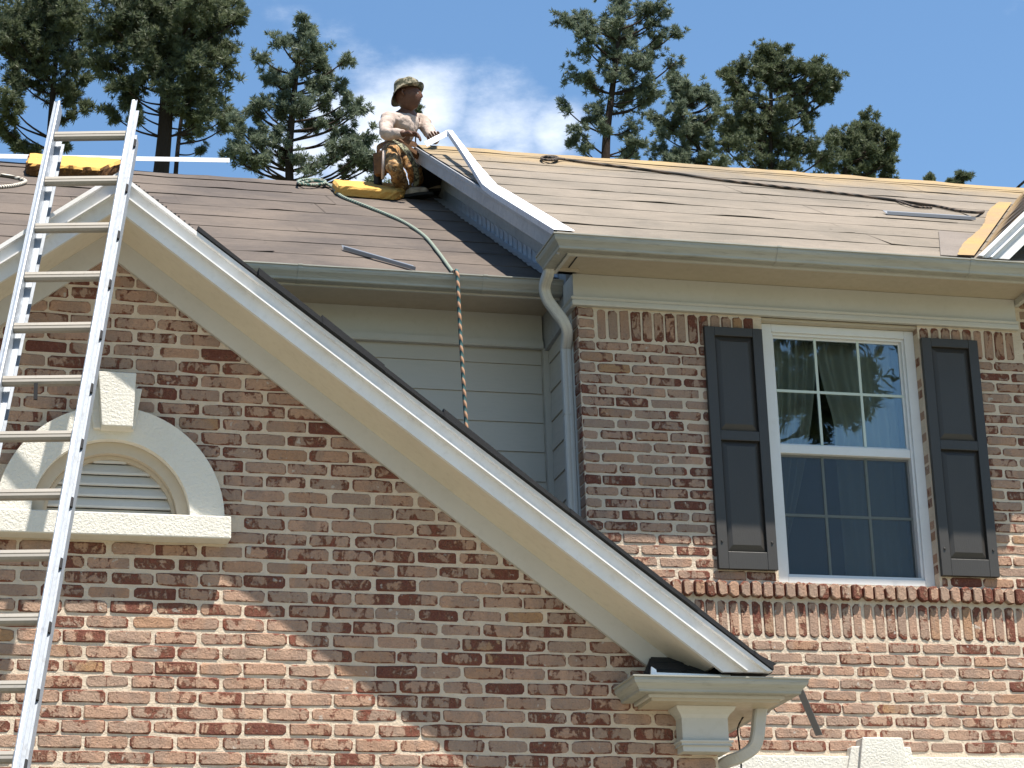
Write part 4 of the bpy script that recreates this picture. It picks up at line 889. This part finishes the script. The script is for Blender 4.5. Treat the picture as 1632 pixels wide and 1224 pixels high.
# head
hd = bmesh.new(); bmesh.ops.create_uvsphere(hd, u_segments=32, v_segments=24, radius=1)
hx = Vector((.88, -.47, 0)).normalized()      # face direction
hy = Vector((0, 0, 1)).cross(hx); HC = J['head']
for v_ in hd.verts:
    x, y, z = v_.co; a = .098; b = .078; c_ = .118
    px, py, pz = x*a, y*b, z*c_
    if z < -.1: px = px*(1-.12*(-z))+.012*(-z) ; py *= 1-.34*(-z-.1)
    if x > .5:                                   # face front
        fr = (x-.5)*2
        px += .021*math.exp(-((y/.17)**2))*math.exp(-(((z+.10)/.17)**2))*fr      # nose
        px += .007*math.exp(-(((z-.16)/.10)**2))*fr                                  # brow
        for s in (-1, 1): px -= .012*math.exp(-(((y-s*.36)/.17)**2))*math.exp(-(((z-.02)/.10)**2))*fr   # eyes
        px += .009*math.exp(-((y/.32)**2))*math.exp(-(((z+.44)/.09)**2))*fr - .006*math.exp(-((y/.30)**2))*math.exp(-(((z+.44)/.025)**2))*fr   # lips
        px += .010*math.exp(-((y/.3)**2))*math.exp(-(((z+.80)/.16)**2))              # chin
    v_.co = HC+hx*px+hy*py+Vector((0, 0, 1))*pz
me = bpy.data.meshes.new('head'); hd.to_mesh(me); hd.free(); head = link('head', me, M['skin'], man, smooth=True)
for s in (-1, 1):
    mb = MB(); c0 = HC+hy*(.079*s)+hx*(-.006); 
    mb.tube([c0+Vector((0, 0, .028))+hx*.004, c0+hy*(.012*s)+Vector((0, 0, .016))-hx*.012, c0+hy*(.013*s)-hx*.012, c0+Vector((0, 0, -.026))], [.006, .010, .009, .006], 8); mb.build('ear', M['skin'], head, smooth=True)
    e_ = bmesh.new(); bmesh.ops.create_uvsphere(e_, u_segments=10, v_segments=8, radius=.011, matrix=Matrix.Translation(HC+hx*.079+hy*(.028*s)+Vector((0, 0, .003)))); me = bpy.data.meshes.new('eye'); e_.to_mesh(me); e_.free(); link('eye', me, mat('eye_white', (.35, .3, .27), .3), head, smooth=True)
# boonie hat: crown and drooping brim
mb = MB(); n = 40; prof = [(.040, .135), (.066, .131), (.084, .116), (.088, .088), (.090, .054), (.100, .046), (.118, .038), (.134, .030), (.135, .025), (.116, .032), (.098, .038), (.088, .048)]
tilt = Matrix.Rotation(-.10, 3, hy)
vs = []
for i in range(n):
    a = 2*math.pi*i/n
    for j, (r_, h_) in enumerate(prof):
        dr = 0
        if r_ > .098: dr = (r_-.098)*((1.15*math.cos(a) if math.cos(a) > 0 else 1.9*math.cos(a))+.15)+.005*math.sin(3*a+1)
        rx = r_*1.10 if r_ < .1 else r_*(1.06-.10*abs(math.cos(a)))
        vs.append(HC+tilt @ (hx*(rx*math.cos(a))+hy*(r_*.98*math.sin(a))+Vector((0, 0, h_+dr+.004*math.sin(5*a)*(j < 4)))))
m_ = len(prof); fs = [(i*m_+j, ((i+1) % n)*m_+j, ((i+1) % n)*m_+j+1, i*m_+j+1) for i in range(n) for j in range(m_-1)]+[tuple(i*m_ for i in range(n))]
mb.add(vs, fs); mb.build('hat', M['hat_cloth'], man, smooth=True)
# shoes
def shoe(an, dirv):
    d = Vector(dirv).normalized(); up = Vector((0, 0, 1)); z0 = None
    b = an-d*.05; tip_ = an+d*.20
    base = max(roofz(b.y, 'l'), 0); zb = roofz((b.y+tip_.y)/2, 'l')+.018
    P = [Vector((b.x, b.y, zb+.045)), Vector((an.x, an.y, zb+.052)), Vector(an+d*.08).xy.to_3d()+Vector((0, 0, zb+.042)), Vector(an+d*.16).xy.to_3d()+Vector((0, 0, zb+.034)), Vector(an+d*.205).xy.to_3d()+Vector((0, 0, zb+.028))]
    skin_obj('shoe', [[('a', P[0], .036), ('b', P[1], .044), ('c', P[2], .042), ('d', P[3], .038), ('e', P[4], .028)], [('b', P[1], .04), ('an', an+Vector((0, 0, .01)), .042)]], M['shoe'], man)
    mb = MB(); sd_ = d.cross(up); vs_ = []
    for (l, w_) in ((-.075, .028), (-.03, .038), (.05, .038), (.13, .045), (.20, .036), (.24, .016)): vs_.append((l, w_))
    poly = [Vector((an.x, an.y, zb-.006))+d*l+sd_*w_ for l, w_ in vs_]+[Vector((an.x, an.y, zb-.006))+d*l-sd_*w_ for l, w_ in reversed(vs_)]
    mb.prism(poly, (0, 0, .022)); mb.build('sole', M['sole'], man)
shoe(J['ran'], (.86, -.5, 0)); shoe(J['lan'], (.8, -.4, 0))
# tool belt: strap round the hips, pouches, hammer loop
mb = MB(); pc = J['pel']+Vector((0, 0, .03)); pr = []
for i in range(25):
    a = 2*math.pi*i/24; pr.append(pc+Vector((.150*math.cos(a), .138*math.sin(a), .012*math.sin(a+1))))
mb.sweep(pr, [(-.022, -.004), (.022, -.004), (.022, .004), (-.022, .004)], (0, 0, 1)); belt = mb.build('tool_belt', M['leather'], man)
def pouch(c_, w_, h_, d_, rot, nm='pouch', mt='leather'):
    mb = MB(); mb.add([(-w_*.45, -d_*.5, -h_), (w_*.4, -d_*.5, -h_), (w_*.5, -d_*.6, 0), (-w_*.5, -d_*.6, 0), (-w_*.45, d_*.3, -h_), (w_*.4, d_*.3, -h_), (w_*.5, d_*.3, .02), (-w_*.5, d_*.3, .02)], [(0, 1, 2, 3), (4, 7, 6, 5), (0, 4, 5, 1), (1, 5, 6, 2), (0, 3, 7, 4), (2, 6, 7, 3)])
    R3 = Matrix.Rotation(rot, 3, 'Z'); mb.v = [tuple(R3 @ Vector(v)+c_) for v in mb.v]; mb.build(nm, M[mt], belt, bevel=.012)
pouch(A(607, 246, 16.58), .10, .17, .07, -.5); pouch(A(614, 250, 16.50), .07, .13, .05, -.2); pouch(A(603, 258, 16.66), .06, .19, .06, -1.0, mt='sole')
mb = MB(); mb.tube([A(612, 240, 16.42), A(610, 285, 16.46)], .012, 8); mb.build('hammer_handle', M['shirt'], belt, smooth=True)
mb = MB(); mb.sweep(sampled([A(628, 222, 16.52), A(640, 232, 16.42), A(650, 243, 16.40), A(660, 262, 16.44), A(664, 280, 16.50), A(662, 296, 16.56)], 5), [(-.020, -.005), (.020, -.005), (.020, .005), (-.020, .005)], (1, 0, .3)); mb.build('strap', M['strap'], belt)
mb = MB(); mb.sweep(sampled([A(626, 218, 16.56), A(640, 228, 16.46), A(655, 240, 16.44), A(668, 250, 16.48)], 5), [(-.016, -.02), (.016, -.02), (.016, .02), (-.016, .02)], (0, 0, 1)); mb.build('apron_flap', M['leather'], belt)
mb = MB(); mb.tube([A(652, 243, 16.40), A(667, 265, 16.36)], .005, 6); mb.build('tool', M['sole'], belt)
# ================================================================== TREES
def tufts(pos, dirs, rad, rs, n=36):
    m_ = len(pos); dirs = dirs/np.linalg.norm(dirs, axis=1)[:, None]
    th = rs.normal(size=(m_, n, 3)); th /= np.linalg.norm(th, axis=2)[:, :, None]; d = dirs[:, None, :]*.75+th; d /= np.linalg.norm(d, axis=2)[:, :, None]
    L_ = (rad[:, None]*rs.uniform(.65, 1.15, (m_, n)))[:, :, None]
    sd_ = np.cross(d, rs.normal(size=(m_, n, 3))); sd_ /= np.linalg.norm(sd_, axis=2)[:, :, None]
    wv = rad[:, None, None]*.062; c_ = pos[:, None, :]
    p0 = c_+d*L_*.12-sd_*wv*.6; p1 = c_+d*L_*.12+sd_*wv*.6; p2 = c_+d*L_*.6+sd_*wv; p3 = c_+d*L_
    p4 = c_+d*L_*.6-sd_*wv
    V = np.stack([p0, p1, p2, p3, p4], axis=2).reshape(-1, 3)
    return V
def fast_mesh(name, V, k):
    me = bpy.data.meshes.new(name); nf = len(V)//k; me.vertices.add(len(V)); me.vertices.foreach_set('co', V.astype(np.float32).ravel())
    me.loops.add(nf*k); me.loops.foreach_set('vertex_index', np.arange(nf*k, dtype=np.int32)); me.polygons.add(nf); me.polygons.foreach_set('loop_start', np.arange(0, nf*k, k, dtype=np.int32))
    me.update(calc_edges=True); me.validate(); return me
def pine(label, Y, trunk, blobs, mt='needles_dark', dens=1.0, tr_px=7.0, seed=1, group='pine trees behind the house', real=None):
    rs = np.random.default_rng(seed); mpx = Y*1.06/F_PX
    root = thing('pine_tree', label, 'tree', group)
    if real: P = [Vector(p[:3]) for p in real]; rads = [p[3] for p in real]
    else:
        P = [atY(x, y, Y) for x, y, w_ in trunk]; rads = [w_*.5*mpx for x, y, w_ in trunk]
        g0 = Vector((P[0].x, Y, GROUND-.2)); ns_ = 4*(len(P)-1)+1; rads = [rads[0]*1.35]+list(np.interp(np.linspace(0, len(P)-1, ns_), range(len(P)), rads)); P = [g0]+sampled(P, 4)
    mb = MB(); mb.tube(P, rads, 9); trk = mb.build('trunk', M['bark'], root, smooth=True)
    if not real: blobs = blobs+[(trunk[-1][0], trunk[-1][1]+3, 9), (trunk[-2][0], trunk[-2][1], 12)] if len(trunk) > 2 else blobs
    br = MB(); pos = []; dr = []; Vp = np.array([list(p) for p in (sampled(P[1:], 6) if real else P[1:])])
    if not real:
        ex = []
        for i in range(len(blobs)):
            for j in range(i):
                d_ = math.hypot(blobs[i][0]-blobs[j][0], blobs[i][1]-blobs[j][1])
                if d_ < 1.15*(blobs[i][2]+blobs[j][2]) and rs.random() < .6 or d_ < 1.9*(blobs[i][2]+blobs[j][2]) and rs.random() < .16: ex.append(((blobs[i][0]+blobs[j][0])/2+rs.normal()*4, (blobs[i][1]+blobs[j][1])/2+rs.normal()*4, min(blobs[i][2], blobs[j][2])*.62))
        blobs = blobs+ex
    for (bx, by, r_) in blobs:
        if real: c_ = np.array([bx[0], bx[1], bx[2]]); R = r_; 
        else: R = r_*mpx*1.22; c_ = np.array(atY(bx, by, Y+rs.uniform(-1, 1)*R*1.6))
        # attach point: on the trunk, below the blob
        want = c_[2]-np.linalg.norm(c_[:2]-Vp[len(Vp)//2][:2])*.55; i0 = int(np.argmin(np.abs(Vp[:, 2]-want)+.15*np.linalg.norm(Vp-c_, axis=1))); a_ = Vp[i0]
        mid_ = a_*.45+c_*.55+np.array([0, 0, -.10*np.linalg.norm(c_-a_)]); rb = min(.016*np.linalg.norm(c_-a_)**.5+.010, .055)
        br.tube(sampled([a_, mid_, c_], 4), np.linspace(rb, rb*.35, 9), 5)
        nt_ = max(4, int(13*(R/.42)**1.5*dens))
        for k in range(nt_):
            u = rs.normal(size=3); u /= np.linalg.norm(u); e_ = c_+u*R*np.array([1, .9, .85])*rs.uniform(.35, 1.35)
            st = mid_*.35+c_*.65; e2 = (st+e_)/2+np.array([0, 0, -.05*R])
            br.tube([st, e2, e_], [rb*.32, rb*.2, rb*.11], 3, cap=False)
            for q in range(rs.integers(6, 10)):
                f_ = rs.uniform(.18, 1.04)**.7; pnt = (st*(1-f_)**2+2*e2*f_*(1-f_)+e_*f_*f_)+rs.normal(size=3)*R*.20
                pos.append(pnt); dr.append((e_-c_)/R*.6+rs.normal(size=3)*.45+np.array([0, 0, .75]))
    br.build('branches', M['bark'], root, kind='stuff')
    pos = np.array(pos); dr = np.array(dr); print(label[:20], len(pos)); rad = (tr_px+2.2)*mpx*rs.uniform(.6, 1.3, len(pos)); V = tufts(pos, dr, rad, rs)
    link('crown', fast_mesh('crown', V, 5), M[mt], root, kind='stuff'); return root
pine('thick-trunked pine behind the ladder top with broad dark crown', 44, [(255, 290, 27), (262, 220, 24), (266, 150, 22), (268, 80, 18), (264, 10, 14), (262, -70, 9)],
     [(195, 5, 42), (255, -5, 48), (320, 5, 45), (372, 8, 26), (225, 55, 46), (295, 55, 46), (350, 60, 36), (172, 100, 36), (240, 110, 42), (310, 108, 38), (205, 148, 26), (285, 150, 30), (340, 135, 32), (150, 45, 36), (335, 185, 22), (372, 100, 18), (305, 200, 20), (175, 180, 14), (215, 190, 14), (380, 30, 14), (290, -50, 50), (220, -50, 50)], seed=11, dens=.82, tr_px=9)
pine('slim dark pine at the far left edge behind the ladder', 47, [(76, 290, 11), (79, 220, 10), (84, 150, 9), (90, 80, 8), (96, 10, 6), (98, -50, 4)],
     [(15, 20, 36), (60, 30, 38), (110, 20, 36), (20, 70, 36), (70, 85, 34), (112, 95, 30), (25, 120, 26), (12, 160, 26), (62, 135, 20), (118, 145, 22), (112, 185, 14), (130, 60, 30), (12, 215, 14), (30, 238, 12), (-30, 60, 44), (-25, 180, 30), (140, 165, 14), (30, -20, 40), (100, -20, 40), (105, 230, 10), (55, 240, 10)], seed=12, dens=.8, tr_px=8.5)
pine('thin bare-stemmed pine just right of the thickest trunk', 50, [(279, 290, 8), (284, 230, 7), (292, 170, 6), (305, 100, 5), (315, 40, 3)],
     [(312, 150, 20), (345, 175, 24), (330, 60, 26), (300, 215, 10), (362, 200, 14), (318, 240, 8)], seed=13, dens=1.0)
pine('bright green airy pine left of the roofer', 40, [(462, 300, 15), (461, 240, 13), (466, 180, 11), (472, 120, 8), (480, 55, 5), (484, 25, 3)],
     [(488, 42, 16), (478, 72, 22), (445, 62, 20), (415, 92, 18), (505, 82, 18), (548, 98, 14), (524, 110, 14), (480, 112, 24), (440, 120, 22), (520, 132, 20), (548, 138, 12), (430, 158, 20), (398, 170, 22), (478, 160, 20), (452, 188, 18), (560, 182, 14), (582, 170, 11), (530, 192, 13), (498, 200, 20), (545, 228, 22), (580, 240, 20), (585, 212, 12), (430, 232, 22), (398, 262, 22), (500, 258, 24), (560, 272, 18), (385, 222, 20), (600, 262, 14), (365, 190, 16), (412, 208, 16), (520, 165, 14), (455, 262, 14), (360, 240, 12), (602, 285, 12)], 'needles_green', seed=14, dens=.95, tr_px=7.5)
pine('tall pine standing clear to the right of the roofer', 46, [(965, 275, 17), (967, 215, 14), (975, 150, 11), (984, 80, 8), (988, 20, 5), (990, -20, 3)],
     [(985, 8, 26), (1025, 15, 24), (1062, 12, 16), (925, 30, 20), (895, 28, 12), (955, 45, 20), (1055, 52, 20), (1082, 48, 10), (990, 62, 30), (930, 72, 22), (1030, 85, 26), (1078, 98, 13), (918, 118, 18), (985, 112, 28), (948, 140, 18), (1025, 132, 20), (945, 175, 20), (1000, 165, 26), (1042, 150, 14), (900, 172, 14), (918, 200, 13), (1005, 205, 20), (960, 205, 14), (912, 225, 9), (1015, 240, 14), (1000, 250, 12), (930, 236, 10)], 'needles_green', seed=15, dens=.9, tr_px=7)
pine('lower slanting pine between the tall one and the broad one', 49, [(1132, 285, 9), (1115, 240, 8), (1092, 195, 6), (1078, 150, 4), (1075, 128, 3)],
     [(1075, 128, 16), (1100, 140, 16), (1128, 148, 14), (1145, 175, 14), (1045, 185, 14), (1080, 140, 15), (1108, 158, 12), (1085, 178, 20), (1060, 205, 18), (1050, 235, 18), (1098, 215, 22), (1130, 200, 16), (1128, 235, 22), (1085, 250, 18), (1150, 258, 18), (1140, 158, 9), (1060, 262, 12), (1112, 262, 14)], 'needles_green', seed=16, dens=.85, tr_px=7)
pine('broad bushy pine behind the middle of the right roof', 45, [(1228, 290, 11), (1228, 230, 9), (1229, 160, 7), (1226, 110, 5), (1225, 80, 3)],
     [(1180, 112, 16), (1150, 112, 10), (1165, 205, 18), (1150, 230, 18), (1215, 85, 16), (1240, 84, 14), (1268, 98, 16), (1305, 98, 16), (1332, 118, 12), (1330, 150, 14), (1225, 92, 20), (1200, 112, 18), (1250, 105, 18), (1225, 130, 24), (1160, 118, 11), (1170, 140, 16), (1190, 165, 24), (1290, 112, 18), (1320, 112, 14), (1275, 145, 24), (1312, 145, 18), (1250, 175, 26), (1205, 200, 26), (1160, 182, 14), (1290, 180, 18), (1240, 222, 30), (1185, 235, 26), (1285, 230, 26), (1210, 262, 22), (1260, 262, 22), (1320, 245, 22)], seed=17, dens=1.0, tr_px=7)
pine('low dense pine at the right end of the pine row', 52, [(1345, 300, 9), (1350, 260, 8), (1370, 220, 5), (1380, 195, 3)],
     [(1385, 190, 13), (1330, 215, 18), (1360, 215, 20), (1400, 218, 20), (1425, 228, 10), (1425, 215, 8), (1345, 240, 20), (1385, 245, 22), (1415, 250, 16), (1310, 262, 18), (1355, 268, 20), (1400, 270, 20), (1425, 275, 10)], seed=18, dens=1.05, tr_px=7)
pine('tiny pine tip showing above the right ridge, the left one', 60, [(1478, 310, 4), (1478, 292, 2)], [(1479, 287, 6), (1482, 283, 4)], seed=19, dens=1.5, tr_px=6, group='distant pine tips over the right ridge')
pine('tiny pine tip showing above the right ridge, the bushier right one', 58, [(1524, 312, 5), (1524, 292, 3)], [(1518, 288, 8), (1530, 284, 9), (1540, 280, 6)], seed=20, dens=1.6, tr_px=6, group='distant pine tips over the right ridge')
pine('lone pine sprig beside the neck of the roofer', 56, [(661, 320, 4), (662, 250, 3), (663, 172, 1.5)], [(667, 160, 4)], seed=21, dens=1.2, tr_px=5.5, group='distant pine tips')
# trees across the street, behind the photographer: seen only as reflections in the window
for i, (tx, ty, zs, sd_) in enumerate(((17.0, -18, 1.0, 31), (23.5, -22, 1.12, 32))):
    rs = np.random.default_rng(sd_); bl = []
    for k in range(30):
        a = rs.uniform(0, 6.28); h_ = rs.uniform(0, 1); R = (3.4*(1-.6*abs(h_-.4)))*rs.uniform(.3, 1); bl.append(((tx+R*math.cos(a), ty+R*math.sin(a), (15.3+7*h_)*zs), 0, rs.uniform(.7, 1.2)))
    pine('tall tree across the street '+('left' if i == 0 else 'right')+' of the pair reflected in the window', 40, None, bl, seed=sd_, dens=.55, tr_px=22, group='trees across the street', real=[(tx, ty, GROUND-.2, .35), (tx+.2, ty, 6, .3), (tx, ty+.3, 14, .2), (tx, ty, 21*zs, .08)])
